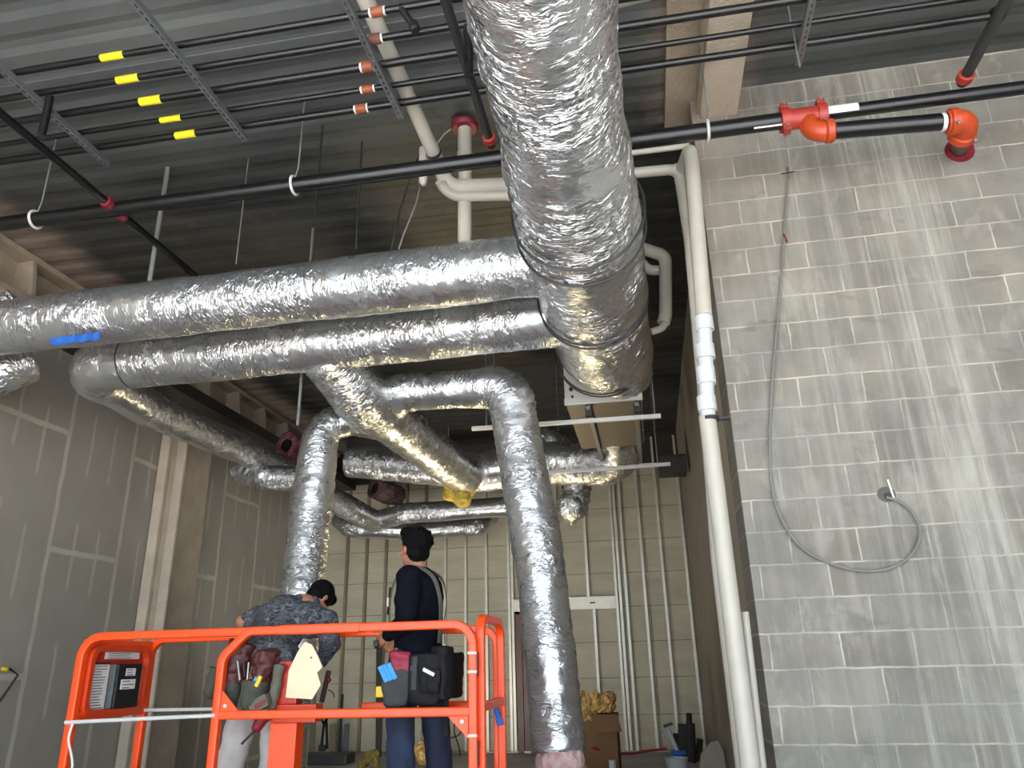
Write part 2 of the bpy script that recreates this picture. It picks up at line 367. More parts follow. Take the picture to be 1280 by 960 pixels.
class MB:
    def __init__(s): s.v = []; s.f = []; s.sm = []
    def add(s, vs, fs, smooth=False):
        n = len(s.v); s.v += [V(v) for v in vs]; s.f += [tuple(i+n for i in f) for f in fs]; s.sm += [smooth]*len(fs); return s
    def box(s, lo, hi):
        x0, y0, z0 = lo; x1, y1, z1 = hi
        vs = [(x0, y0, z0), (x1, y0, z0), (x1, y1, z0), (x0, y1, z0), (x0, y0, z1), (x1, y0, z1), (x1, y1, z1), (x0, y1, z1)]
        return s.add(vs, [(0, 3, 2, 1), (4, 5, 6, 7), (0, 1, 5, 4), (1, 2, 6, 5), (2, 3, 7, 6), (3, 0, 4, 7)])
    def obox(s, c, ax, ay, az, hx, hy, hz):
        """box about centre c with unit axes and half sizes"""
        c = V(c); vs = []
        for z in (-1, 1):
            for x, y in ((-1, -1), (1, -1), (1, 1), (-1, 1)): vs.append(c+V(ax)*hx*x+V(ay)*hy*y+V(az)*hz*z)
        return s.add(vs, [(0, 3, 2, 1), (4, 5, 6, 7), (0, 1, 5, 4), (1, 2, 6, 5), (2, 3, 7, 6), (3, 0, 4, 7)])
    def bar(s, a, b, w, h, hint=(0, 0, 1)):
        a, b = V(a), V(b); d = (b-a); L = d.length; d /= L; u = perp(d, hint); r = d.cross(u)
        return s.obox((a+b)/2, d, r, u, L/2, w/2, h/2)
    def tube(s, path, r, n=12, caps=True, sq=0, hint=None, smooth=True):
        """swept round (sq=0) or rounded square (sq=1) section; r a number or list"""
        P = [V(p) for p in path]; R = [r]*len(P) if isinstance(r, (int, float)) else r
        T = []
        for i in range(len(P)):
            a = P[max(0, i-1)]; b = P[min(len(P)-1, i+1)]; T.append((b-a).normalized())
        u = perp(T[0], hint); vs = []; fs = []
        for i, p in enumerate(P):
            u = perp(T[i], u); w = T[i].cross(u)
            for k in range(n):
                a = 2*PI*(k+.5)/n; c, sn = math.cos(a), math.sin(a)
                if sq: e = .28; c = math.copysign(abs(c)**e, c); sn = math.copysign(abs(sn)**e, sn)
                vs.append(p+(u*c+w*sn)*R[i])
        for i in range(len(P)-1):
            for k in range(n):
                k2 = (k+1) % n; fs.append((i*n+k, i*n+k2, (i+1)*n+k2, (i+1)*n+k))
        if caps: fs.append(tuple(range(n-1, -1, -1))); fs.append(tuple((len(P)-1)*n+k for k in range(n)))
        return s.add(vs, fs, smooth)
    def disc(s, c, axis, r, h, n=20): 
        a = V(axis).normalized(); c = V(c); return s.tube([c-a*h/2, c+a*h/2], r, n)
    def lathe(s, c, axis, prof, n=20):
        """prof: list of (offset along axis, radius)"""
        a = V(axis).normalized(); c = V(c); return s.tube([c+a*t for t, _ in prof], [q for _, q in prof], n) if False else s._lathe(c, a, prof, n)
    def _lathe(s, c, a, prof, n):
        u = perp(a); w = a.cross(u); vs = []; fs = []
        for t, r in prof:
            for k in range(n):
                g = 2*PI*k/n; vs.append(c+a*t+(u*math.cos(g)+w*math.sin(g))*max(r, 1e-4))
        for i in range(len(prof)-1):
            for k in range(n): k2 = (k+1) % n; fs.append((i*n+k, i*n+k2, (i+1)*n+k2, (i+1)*n+k))
        fs.append(tuple(range(n-1, -1, -1))); fs.append(tuple((len(prof)-1)*n+k for k in range(n)))
        return s.add(vs, fs, True)
    def ball(s, c, rx, ry=None, rz=None, rot=None, seg=16, ring=10):
        ry = ry or rx; rz = rz or rx; vs = []; fs = []; c = V(c); R = rot or Matrix.Identity(3)
        for i in range(1, ring):
            t = PI*i/ring
            for k in range(seg):
                a = 2*PI*k/seg; vs.append(c+R @ V((rx*math.sin(t)*math.cos(a), ry*math.sin(t)*math.sin(a), rz*math.cos(t))))
        vs += [c+R @ V((0, 0, rz)), c+R @ V((0, 0, -rz))]; n = len(vs)
        for i in range(ring-2):
            for k in range(seg): k2 = (k+1) % seg; fs.append((i*seg+k, (i+1)*seg+k, (i+1)*seg+k2, i*seg+k2))
        for k in range(seg):
            k2 = (k+1) % seg; fs.append((n-2, k, k2)); fs.append((n-1, (ring-2)*seg+k2, (ring-2)*seg+k))
        return s.add(vs, fs, True)
    def prism(s, poly, d):
        """closed planar outline pushed along vector d"""
        n = len(poly); P = [V(p) for p in poly]; d = V(d)
        return s.add(P+[p+d for p in P], [tuple(range(n-1, -1, -1)), tuple(range(n, 2*n))]+[(i, (i+1) % n, (i+1) % n+n, i+n) for i in range(n)])
    def xf(s, Mx, start=0):
        for i in range(start, len(s.v)): s.v[i] = Mx @ s.v[i]
        return s
    def mesh(s, name, bevel=0):
        me = bpy.data.meshes.new(name); me.from_pydata([tuple(v) for v in s.v], [], s.f)
        me.polygons.foreach_set('use_smooth', s.sm)
        bm = bmesh.new(); bm.from_mesh(me)
        bmesh.ops.recalc_face_normals(bm, faces=bm.faces)
        if bevel:
            ed = [e for e in bm.edges if len(e.link_faces) == 2 and e.calc_face_angle(0) > .6]
            bmesh.ops.bevel(bm, geom=ed, offset=bevel, segments=2, affect='EDGES', profile=.6, clamp_overlap=True)
        for e in bm.edges:
            if len(e.link_faces) == 2 and e.calc_face_angle(0) > .7: e.smooth = False
        bm.to_mesh(me); bm.free(); return me
    def build(s, name, mat, parent=None, base=None, bevel=0):
        if parent is None and base is None:
            xs = [v.x for v in s.v]; ys = [v.y for v in s.v]; base = ((min(xs)+max(xs))/2, (min(ys)+max(ys))/2, min(v.z for v in s.v))
        return link(name, s.mesh(name, bevel), mat, parent, base)

def single(name, mb, mat, label, cat, group=None, bevel=0):
    return props(mb.build(name, mat, bevel=bevel), label, cat, group)
def structure(name, mb, mat, bevel=0):
    return props(mb.build(name, mat, bevel=bevel), kind='structure')

# organic shapes: overlapping lofts fused into one skin
def fused(name, mb, voxel, smooth=4, fold=0, fscale=9, keep=None):
    me = mb.mesh(name+'_raw'); o = bpy.data.objects.new(name+'_raw', me); col.objects.link(o)
    m = o.modifiers.new('r', 'REMESH'); m.mode = 'VOXEL'; m.voxel_size = voxel; m.use_smooth_shade = True
    if smooth: m = o.modifiers.new('s', 'SMOOTH'); m.iterations = smooth; m.factor = .5
    dg = bpy.context.evaluated_depsgraph_get(); ev = o.evaluated_get(dg)
    res = bpy.data.meshes.new_from_object(ev, depsgraph=dg); res.name = name
    bpy.data.objects.remove(o); bpy.data.meshes.remove(me); res.materials.clear()
    if fold:
        nr = [v.normal.copy() for v in res.vertices]
        for v, n in zip(res.vertices, nr):
            q = v.co*fscale
            w = noise.noise(V((q.x*.8, q.y*.8, q.z*1.5)))+.5*noise.noise(q*2.2)
            v.co += n*fold*w
    for p in res.polygons: p.use_smooth = True
    res.update()
    return res
# ------------------------------------------------------------------ the setting
ZC = 5.7; YB = 14.5; XL = -6.4; XR = .77; YW = 5.0; YF = -3.4
structure('trim_red_reflection_strip', MB().box((XL-3, YF-1.6, -.06), (9, YF-.2, -.005)), M['reflect_red'])  # unseen red strip added so the foil undersides reflect pink
structure('ground_outside', MB().box((-30, YF-40, -.25), (30, YF-.2, -.02)), M['pavement'])
structure('floor', MB().box((XL-.3, YF-.2, -.2), (6.6, YB+.3, 0)), M['floor'])
deck = MB(); prof = []; y = YF
while y < YB+.3:
    prof += [(y, 0), (y+.10, 0), (y+.16, .014), (y+.22, .014), (y+.28, 0)]; y += .28
vs = []; fs = []
for k, (yy, dz) in enumerate(prof): vs += [V((XL-.3, yy, ZC+dz)), V((6.6, yy, ZC+dz))]
for k in range(len(prof)-1): fs.append((2*k, 2*k+1, 2*k+3, 2*k+2))
deck.add(vs, fs); deck.box((XL-.3, YF, ZC+.06), (6.6, YB+.3, ZC+.12))
structure('ceiling', deck, M['deck'])
structure('wall_left', MB().box((XL-.25, YF, 0), (XL, YB+.2, ZC)), M['drywall'])
structure('wall_back', MB().box((XL, YB+.095, 0), (XR+.3, YB+.25, ZC)), M['board'])
wb = MB().box((.635, YW, 0), (6.4, YW+.42, ZC))
structure('wall_front_block', wb, M['block'])
structure('wall_return', MB().box((XR, YW+.42, 0), (XR+.2, YB+.2, ZC)), M['return'])
structure('wall_right', MB().box((6.4, YF, 0), (6.6, YW+.42, ZC)), M['block'])
# street side behind the photographer: solid band over an open shop front
structure('wall_rear', MB().box((XL, YF-.2, 5.45), (6.6, YF, ZC)), M['storefront'])
structure('trim_rear_posts', MB().box((-2.4, YF-.15, 0), (-2.25, YF-.02, 5.45)).box((1.9, YF-.15, 0), (2.05, YF-.02, 5.45)).box((XL, YF-.15, 0), (XL+.4, YF-.02, 5.45)).box((6.1, YF-.15, 0), (6.6, YF-.02, 5.45)), M['storefront'])
# sprayed steel column against the left wall, and the sprayed beam over it with web stiffeners
cp = MB(); s = .33
for (xa, xb, ya, yb) in ((XL+.02, XL+.11, 9.0, 9.75), (XL+.11, XL+.30, 9.3, 9.45), (XL+.30, XL+.44, 9.0, 9.75)):
    cp.box((xa, ya, 0), (xb, yb, 5.2))
cme = cp.mesh('c', .03)
cb = MB().box((XL+.005, 8.98, 0), (XL+.36, 9.62, 5.2))
structure('trim_column', cb, M['spray'], bevel=.03)
structure('trim_column_flange', MB().box((XL+.02, 8.9, 0), (XL+.16, 8.98, 5.2)).box((XL+.26, 8.93, 0), (XL+.39, 8.985, 5.2)), M['spray_pale'], bevel=.02)
bmz = MB().box((XL, YF, ZC-.07), (XL+.24, YB, ZC-.005)).box((XL, YF, ZC-.62), (XL+.36, YB, ZC-.55)).box((XL, YF, ZC-.56), (XL+.06, YB, ZC-.05))
structure('beam_left', bmz, M['spray'])
k = 0; y = 4.35
while y < YB-.3:
    structure('beam_stiffener_left' if k == 0 else 'beam_stiffener_left', MB().prism([(XL+.06, y, ZC-.56), (XL+.34, y, ZC-.56), (XL+.25, y, ZC-.06), (XL+.06, y, ZC-.09)], (0, .05, 0)), M['spray'])
    y += .85; k += 1
structure('ledge_left', MB().box((XL+.36, 6.9, ZC-.80), (XL+.62, YB, ZC-.64)).box((XL, 6.9, ZC-.72), (XL+.36, YB, ZC-.63)), M['dark_metal'])
# sprayed beam that meets the block wall at its free end
bz = at(898, 146, Y=YW).z; bl_, br_ = at(874, 142, Y=YW).x, at(922, 142, Y=YW).x
structure('beam_right', MB().box((bl_, YF, bz), (br_, YW+.05, bz+.06)), M['spray_pale'], bevel=.02)
structure('beam_right_web', MB().box((bl_-.02, YF, bz+.05), (bl_+.10, YW+.4, ZC-.005)).box((bl_-.25, YF, ZC-.06), (bl_+.1, YW+.4, ZC-.004)), M['spray'])
# flat strap under the deck on the left
structure('trim_deck_seam', MB().box((XL+.6, 3.82, ZC-.035), (-.3, 3.98, ZC-.02)), M['strut'])
# dark track and deflection head along the top of the stud wall, dark boards above
structure('trim_track_back', MB().box((XL, YB-.06, 5.02), (-2.3, YB+.08, 5.10)), M['dark_metal'])
structure('trim_board_back', MB().box((XL, YB+.05, 5.1), (XR, YB+.094, ZC)), M['dark_brown'])

# ------------------------------------------------------------------ foil covered ducts
def densify(path, rads, step):
    P = [V(p) for p in path]; out = []; L = 0; dist = [0]
    for i in range(1, len(P)): L += (P[i]-P[i-1]).length; dist.append(L)
    n = max(2, int(L/step)); j = 0
    for i in range(n+1):
        s_ = L*i/n
        while j < len(P)-2 and dist[j+1] < s_: j += 1
        t = (s_-dist[j])/max(1e-6, dist[j+1]-dist[j]); out.append((P[j].lerp(P[j+1], t), s_))
    # smooth the tangents at polyline joints
    return out, L

def duct(name, path, rad, seed=0, amp=.010, step=.028, n=64, mat=None, parent=None, fil=.4, caps=(True, True), elbow_gain=2.4):
    """rad: number or list of (s fraction, radius)"""
    path = fillet(path, fil, 10) if len(path) > 2 else [V(p) for p in path]
    dn, L = densify(path, rad, step)
    R = (lambda t: rad) if isinstance(rad, (int, float)) else (lambda t: _interp(rad, t))
    vs = []; fs = []; att = []; P = [p for p, _ in dn]; N = len(P)
    T = [(P[min(i+1, N-1)]-P[max(i-1, 0)]).normalized() for i in range(N)]
    u = perp(T[0]); so = seed*13.7
    for i, (p, s_) in enumerate(dn):
        u = perp(T[i], u); w = T[i].cross(u); r0 = R(s_/L)
        a, b = max(0, i-6), min(N-1, i+6); bend = min(1, T[a].angle(T[b], 0)*1.6)
        g = amp*(1+(elbow_gain-1)*bend)
        stp = .005*(int(s_/1.25+seed*.3) % 2)
        for k in range(n):
            an = 2*PI*k/n; c, sn = math.cos(an), math.sin(an)
            q = V((c*r0, sn*r0, s_+so))
            low = noise.noise(q*2.3)
            cr_ = 1-abs(noise.noise(V((q.x*7, q.y*7, q.z*20)))*2)
            cr2 = 1-abs(noise.noise(V((q.x*15+9, q.y*15, q.z*24)))*2)
            ms = .35+.65*max(0, min(1, .5+1.4*noise.noise(q*1.7+V((5, 5, 5)))))
            r = r0+stp+g*(.9*low+ms*(.75*cr_+.42*cr2-.5))
            vs.append(p+(u*c+w*sn)*r); att.append(q)
    for i in range(N-1):
        for k in range(n): k2 = (k+1) % n; fs.append((i*n+k, i*n+k2, (i+1)*n+k2, (i+1)*n+k))
    for end, c in ((0, caps[0]), (N-1, caps[1])):
        if not c: continue
        m = len(vs); vs.append(P[end]); att.append(V((0, 0, dn[end][1]+so)))
        for k in range(n):
            k2 = (k+1) % n; fs.append((m, end*n+k2, end*n+k) if end == 0 else (m, end*n+k, end*n+k2))
    me = bpy.data.meshes.new(name); me.from_pydata([tuple(v) for v in vs], [], fs)
    A = me.attributes.new('fco', 'FLOAT_VECTOR', 'POINT'); A.data.foreach_set('vector', [c for q in att for c in q])
    for p in me.polygons: p.use_smooth = True
    me.update()
    o = link(name, me, mat or M['foil'], parent, None if parent else path[0])
    return o

def _interp(tab, t):
    for (a, x), (b, y) in zip(tab, tab[1:]):
        if t <= b:
            k = max(0, min(1, (t-a)/(b-a))); k = k*k*(3-2*k); return x+(y-x)*k
    return tab[-1][1]

def band(parent, c, axis, r, h=.02, name='strap', mat='dark_tape', tilt=None):
    a = V(axis).normalized()
    if tilt: a = (a+V(tilt)).normalized()
    mb = MB(); u = perp(a); w = a.cross(u); pts = [V(c)+(u*math.cos(2*PI*k/40)+w*math.sin(2*PI*k/40))*r for k in range(41)]
    mb.tube(pts, h/2, 6, caps=False)
    return mb.build(name, M[mat], parent)

# main trunk duct
xm = -.26
D = {}
D['main'] = duct('main_air_duct', [(xm, 1.6, 4.3), (xm-.01, 4.2, 4.3), (xm+.02, 6.5, 4.3), (-.08, 7.32, 4.27)], [(0, .335), (.30, .34), (.40, .385), (.52, .425), (.88, .425), (1, .31)], 1, .019, .022, 110, M['foil_main'], fil=0)
props(D['main'], 'widest foil-wrapped duct, running overhead from top centre to the white air unit', 'air duct')
for yy, r in ((4.30, .435), (4.52, .44), (5.55, .442), (5.62, .442), (6.75, .44), (6.82, .44)):
    band(D['main'], (xm, yy, 4.3), (0, 1, 0), r+.006, .018)
# printed emblems on the jacket
def jacket_text(txt, ang, y, size, rot):
    cu_ = bpy.data.curves.new('t', 'FONT'); cu_.body = txt; cu_.size = size; cu_.align_x = 'CENTER'; cu_.align_y = 'CENTER'
    ob = bpy.data.objects.new('t', cu_); col.objects.link(ob)
    dg = bpy.context.evaluated_depsgraph_get(); me = bpy.data.meshes.new_from_object(ob.evaluated_get(dg)); bpy.data.objects.remove(ob)
    bm = bmesh.new(); bm.from_mesh(me); bmesh.ops.subdivide_edges(bm, edges=bm.edges, cuts=1); bm.to_mesh(me); bm.free()
    for v in me.vertices:
        a, b = v.co.x*math.cos(rot)-v.co.y*math.sin(rot), v.co.x*math.sin(rot)+v.co.y*math.cos(rot)
        g = ang+a/.345; R_ = .358
        v.co = V((xm+R_*math.sin(g), y+b, 4.3-R_*math.cos(g)))
    me.materials.clear(); return link('printed_mark', me, M['grey_ink'], D['main'])
jacket_text('GA', -.62, 3.02, .105, .5)
jacket_text('C', -.80, 3.22, .11, .4)
# upper branch to the left
P1 = at(0, 412, Y=5.05)
D['b1'] = duct('branch_air_duct', [(xm-.2, 4.97, 4.31), (-3.0, 5.0, 4.30), (-7.0+.75, 5.07, 4.30)], [(0, .25), (.06, .235), (.7, .232), (1, .225)], 2, .010, .026, 72, fil=0)
props(D['b1'], 'upper of two long foil ducts crossing to the left edge, with blue tape on it', 'air duct', 'long foil branch ducts')
ring = MB()
tp = []
for k in range(9):
    q = at(62+7.6*k, 426-1.0*k+(1.2 if k % 2 else -1), Y=4.82); tp.append(q)
vsx = []
for q in tp: vsx += [q+V((0, -.0, .022)), q+V((0, .02, -.030))]
mbt = MB().add(vsx, [(2*k, 2*k+1, 2*k+3, 2*k+2) for k in range(8)]); mbt.add([v+V((0, .012, 0)) for v in vsx], [(2*k+1, 2*k, 2*k+2, 2*k+3) for k in range(8)])
mbt.build('blue_tape_strip', M['blue_tape'], D['b1'])
# lower branch, turning back along the left wall
E1 = V((-5.12, 5.86, 4.23))
far = at(468, 652, Y=12.6)
D['b2'] = duct('branch_air_duct', [(xm-.25, 5.84, 4.27), (-2.4, 5.86, 4.25), (-4.6, 5.86, 4.24), E1, at(176, 505, Y=6.75), at(300, 561, Y=8.9), far], [(0, .25), (.36, .245), (.40, .235), (.46, .19), (1, .19)], 3, .011, .026, 64, fil=[0, 0, .3, .42, .3, 0, 0])
props(D['b2'], 'lower of two long foil ducts, with an elbow turning back beside the left wall', 'air duct', 'long foil branch ducts')
band(D['b2'], (-4.62, 5.862, 4.24), (1, 0, 0), .246, .012)
# slanting run going back from the lower branch
s0 = V((-2.72, 5.86, 4.2)); s1 = at(455, 498, Y=6.55); s2 = at(582, 596, Y=9.55)
D['run'] = duct('slanting_air_duct', [s0+V((-.02, .05, 0)), s1, s2], [(0, .25), (.2, .27), (.5, .255), (1, .235)], 4, .011, .026, 64, fil=.35)
props(D['run'], 'foil duct slanting back from the lower branch to a torn yellow end', 'air duct')
mb = MB(); rg = random.Random(3)
for k in range(9): mb.ball(s2+V((rg.uniform(-.34, .14), rg.uniform(-.02, .12), -.18+rg.uniform(-.12, .12))), rg.uniform(.07, .13), seg=10, ring=7)
link('exposed_insulation', fused('exposed_insulation', mb, .02, 2, .02, 12), M['yellow_wool'], D['run'])
# right-hand drop
ta = s1.lerp(s2, .16); tb = at(636, 484, Y=6.62); tc = at(675, 700, Y=6.5); td = at(699, 938, Y=6.45); te = at(702, 975, Y=6.44)
D['drop'] = duct('drop_air_duct', [ta, at(500, 491, Y=6.66), tb, tc, td], [(0, .175), (.2, .18), (.32, .205), (.6, .21), (1, .212)], 5, .012, .024, 64, M['foil_rough'], fil=[0, .1, .26, .8, 0])
props(D['drop'], 'foil duct coming down right of the standing worker, pink insulation at its lower end', 'air duct', 'vertical foil drop ducts')
mb = MB().tube([td+(td-tc).normalized()*-.03, te, te+V((0, 0, -.12))], [.185, .2, .17], 24)
link('insulation_end', fused('insulation_end', mb, .014, 2, .010, 14), M['pink_wool'], D['drop'])
# left-hand drop
la = s1.lerp(s2, .30); lb = at(402, 532, Y=7.35); lc = at(378, 735, Y=7.3); ld = at(352, 960, Y=7.2)
D['dropl'] = duct('drop_air_duct', [la, at(440, 524, Y=7.45), lb, lc, ld+V((0, 0, -.25))], [(0, .17), (.12, .175), (.3, .205), (1, .21)], 6, .013, .026, 56, M['foil_rough'], fil=[0, .1, .26, .6, 0])
props(D['dropl'], 'foil duct coming down behind the bending worker at left', 'air duct', 'vertical foil drop ducts')
# duct behind the unit, crossing to the left
D['rear'] = duct('rear_air_duct', [V((-.28, 8.9, 4.3)), V((-.22, 9.4, 4.22)), at(775, 580, Y=9.8), at(690, 578, Y=9.8), at(600, 589, Y=9.8), at(437, 577, Y=9.85)], [(0, .27), (.3, .28), (.6, .27), (.75, .23), (1, .215)], 7, .013, .03, 56, fil=[0, .2, .35, .1, .1, 0])
props(D['rear'], 'foil duct crossing behind the white unit with an elbow under its far end', 'air duct')
D['ell'] = duct('elbow_air_duct', [at(672, 545, Y=10.4), at(690, 555, Y=10.0), at(722, 590, Y=10.6), at(720, 625, Y=10.9), at(708, 640, Y=10.6)], .2, 8, .02, .03, 48, M['foil_rough'], fil=.2)
props(D['ell'], 'short crumpled foil elbow hanging just right of the drop duct', 'air duct')
D['low1'] = duct('low_rear_duct', [far+V((-.1, .1, .02)), at(505, 642, Y=12.3), at(640, 633, Y=12.3)], .165, 9, .008, .03, 40, fil=.2)
props(D['low1'], 'thin foil duct just above the standing worker, running right', 'air duct')
D['low2'] = duct('low_rear_duct', [at(425, 650, Y=13.2), at(436, 660, Y=13.0), at(520, 664, Y=13.2), at(600, 658, Y=13.2), at(613, 646, Y=13.6)], .16, 10, .011, .03, 40, fil=.2)
props(D['low2'], 'lowest rear foil duct behind the head of the standing worker, short elbows at both ends', 'air duct')
D['loose'] = duct('loose_duct_end', [at(372, 598, Y=9.3), at(330, 597, Y=9.2), at(300, 588, Y=9.5), at(302, 570, Y=9.9)], .16, 11, .022, .028, 44, M['foil_rough'], fil=.2)
props(D['loose'], 'crumpled silver flexible duct end under the slanting duct by the left wall', 'air duct')
# two crumpled duct ends at the left edge
D['e1'] = duct('flexible_duct_end', [V((XL+.03, 5.62, at(-10, 474, Y=5.62).z)), at(-10, 471, Y=5.6), at(5, 466, Y=5.6), at(36, 455, Y=5.75)], .19, 12, .022, .028, 48, M['foil_rough'], fil=.2)
props(D['e1'], 'crumpled foil duct end below the upper branch at the left edge', 'air duct')
D['e2'] = duct('flexible_duct_end', [V((XL+.03, 5.72, at(-10, 386, Y=5.72).z)), at(-12, 385, Y=5.72), at(-2, 381, Y=5.72), at(12, 376, Y=5.8)], .13, 13, .018, .028, 44, M['foil_rough'], fil=.2)
props(D['e2'], 'crumpled foil duct end above the upper branch at the left edge', 'air duct')
# open pink lined duct ends
def open_end(c, ax, r, L, label, mat='dark_pink'):
    a = V(ax).normalized(); c = V(c)
    mb = MB(); n = 28; u = perp(a); w = a.cross(u); vs = []; fs = []
    rows = [(0, r*.6), (.01, r), (L*.5, r*1.02), (L, r*.95), (L, r*.5), (.02, r*.55)]
    for t, rr in rows:
        for k in range(n):
            g = 2*PI*k/n; q = c+a*t+(u*math.cos(g)+w*math.sin(g))*rr
            vs.append(q+(u*math.cos(g)+w*math.sin(g))*noise.noise(q*9)*.03+a*noise.noise(q*7)*.02)
    m = len(rows)
    for i in range(m):
        for k in range(n): k2 = (k+1) % n; j = (i+1) % m; fs.append((i*n+k, i*n+k2, j*n+k2, j*n+k))
    mb.add(vs, fs, True)
    o = single('open_duct_end', mb, M[mat], label, 'air duct')
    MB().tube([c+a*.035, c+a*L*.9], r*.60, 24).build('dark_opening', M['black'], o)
    return o
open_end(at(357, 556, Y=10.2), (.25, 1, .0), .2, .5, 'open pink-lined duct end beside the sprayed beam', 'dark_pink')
open_end(at(467, 610, Y=12.4), (.5, .85, -.1), .19, .6, 'dark open duct end above the worker in black, with pink lining', 'dull_wool')

# white air unit at the end of the trunk
u0 = at(712, 505, Z=3.95); uz = 3.95; ux0, ux1, uy0, uy1 = -.69, .09, 7.28, 9.05
un = empty('air_handling_unit', ((ux0+ux1)/2, uy0, uz), 'off-white sheet-metal air unit hung at the end of the widest duct', 'air unit')
MB().box((ux0, uy0, uz+.05), (ux1, uy1, uz+.80)).build('casing', M['unit'], un, bevel=.008)
MB().box((ux0+.01, uy0+.02, uz+.012), (ux1-.01, uy1-.01, uz+.05)).build('base_pan', M['unit_under'], un)
MB().box((ux0-.006, uy0-.012, uz+.0), (ux1+.006, uy0+.025, uz+.07)).build('front_lip', M['unit'], un, bevel=.006)
MB().disc((ux0+.07, uy0-.01, uz+.17), (0, 1, 0), .022, .02).build('knockout_plug', M['black'], un)
MB().disc((ux0+.08, uy0-.014, uz+.085), (0, 1, 0), .014, .02).build('knockout_plug', M['black'], un)
for xr in (-.46, .03):
    r = single('support_rail', MB().box((xr-.02, uy0+.05, uz-.045), (xr+.02, 9.75, uz+.005)).box((xr-.028, uy0+.05, uz-.005), (xr+.028, 9.75, uz+.006)), M['strut'],
               'left support rail under the white air unit' if xr < -.2 else 'right support rail under the white air unit', 'support rail', 'rails under the air unit')
    b = MB().box((xr-.035, 7.36, uz-.10), (xr+.035, 7.44, uz-.02)); b.build('rubber_mount', M['black'], r)
t1a, t1b = at(590, 536, Y=7.42), at(826, 520, Y=7.42); t2a, t2b = at(640, 594, Y=9.35), at(838, 580, Y=9.35)
single('trapeze_strut', MB().bar(t1a, t1b, .042, .042), M['white_steel'], 'pale trapeze bar under the front of the air unit', 'strut', 'trapeze bars under the air unit', bevel=.004)
single('trapeze_strut', MB().bar(t2a, t2b, .042, .042), M['white_steel'], 'pale trapeze bar further back, behind the unit', 'strut', 'trapeze bars under the air unit', bevel=.004)
single('grey_wall_box', MB().box((.30, 11.4, 4.15), (.72, 11.8, 4.42)), M['dark_metal'], 'small dark box fixed high beside the brown return wall', 'junction box', bevel=.01)
mb = MB()
for k in range(2): mb.box((XL+1.2+k*1.1, 11.9, 5.05), (XL+2.0+k*1.1, 12.0, 5.5))
duct_stub = single('dark_shelf_unit', MB().box((at(436, 560, Y=12.5).x, 12.4, 4.85), (at(520, 560, Y=12.5).x, 12.7, 5.35)), M['dark_metal'], 'dark sheet-metal box between the ducts, high at the back', 'metal box', bevel=.01)

# ------------------------------------------------------------------ upper bank of five black pipes
zp = 5.2
ys = [at(430, p, Z=zp).y for p in (22, 55, 88, 116, 139)]
rr = [.022, .024, .028, .020, .026]
ordn = ['first (nearest the camera)', 'second', 'third', 'fourth', 'fifth (farthest back)']
ylab = [(140, 75), (160, 100), (188, 131), (213, 153), (232, 171)]
ycop = [(472, 14), (469, 50), (460, 85), (460, 111), (452, 136)]
xend = [3.6, 3.6, 3.6, 3.6, 2.42]
for k in range(5):
    y = ys[k]; xe = xend[k]
    o = empty('black_pipe', (-2, y, zp), '%s of the five black pipes under the deck' % ordn[k], 'pipe', 'bank of black pipes with yellow labels')
    MB().tube([(-6.3, y, zp), (xe, y, zp)], rr[k], 16).build('pipe_run', M['black_pipe'], o)
    xl = at(*ylab[k], Y=y).x
    MB().tube([(xl-.08, y, zp), (xl+.08, y, zp)], rr[k]+.002, 16).build('yellow_label', M['yellow'], o)
    xc = at(*ycop[k], Y=y).x
    c = MB().tube([(xc-.035, y, zp), (xc+.035, y, zp)], rr[k]+.010, 16).build('coupling', M['brown_label' if k == 1 else 'copper_orange'], o)
    for e in (-.045, .045): MB().tube([(xc+e-.006, y, zp), (xc+e+.006, y, zp)], rr[k]+.006, 16).build('white_ring', M['white_label'], c)
    if k == 0:
        pa = at(500, 8, Y=y)
        MB().tube([pa, pa+V((.05, -.0, -.10)), pa+V((.09, 0, -.16))], .022, 10).lathe(pa+V((.085, 0, -.15)), (.3, 0, -1), [(0, .03), (.05, .032), (.06, .02)], 12).build('drain_valve', M['black'], o)
    if k == 1:
        q = at(584, 32, Y=y); MB().tube([q, q+V((0, .05, -.18)), q+V((.0, .05, -.34))], .026, 10).build('branch_leg', M['black_pipe'], o)
        q = at(63, 121, Y=y); MB().tube([q, q+V((-.02, .02, -.30))], .026, 10).build('branch_leg', M['black_pipe'], o)
    if k == 4: MB().ball((xe, y, zp), .055, seg=14, ring=9).build('end_cap', M['black_pipe'], o)
def slotted(a, b, label):
    a, b = V(a), V(b); d = (b-a); L = d.length; d /= L; u = perp(d); r = d.cross(u); mb = MB(); w, h = .041, .041
    for sx in (-1, 1): mb.obox((a+b)/2+r*sx*(w/2-.0015)+u*h/2, d, r, u, L/2, .0015, h/2)
    for sx in (-1, 1): mb.obox((a+b)/2+r*sx*(w/2-.007), d, r, u, L/2, .007, .0015)
    p = 0
    while p < L:
        e = min(L, p+.022); mb.obox(a+d*(p+e)/2, d, r, u, (e-p)/2, w/2-.012, .0015); p += .05
    mb.obox((a+b)/2+u*.030, d, r, u, L/2, .008, .001)
    return single('strut_channel', mb, M['strut'], label, 'strut', 'slotted strut channels carrying the pipes')
zs = zp-.078
for (pa, pb, lab) in (((165, 1), (307, 177), 'slotted strut under the black pipes, just right of the yellow labels'),
                      ((-6, 82), (134, 208), 'slotted strut under the black pipes at the far left'),
                      ((425, -10), (501, 148), 'slotted strut under the black pipes by the orange couplings'),
                      ((1018, -8), (998, 82), 'slotted strut under the black pipes above the block wall')):
    p, q = at(*pa, Z=zs), at(*pb, Z=zs); xm_ = (p.x+q.x)/2
    slotted((p.x, p.y, zs), (q.x, q.y, zs), lab)
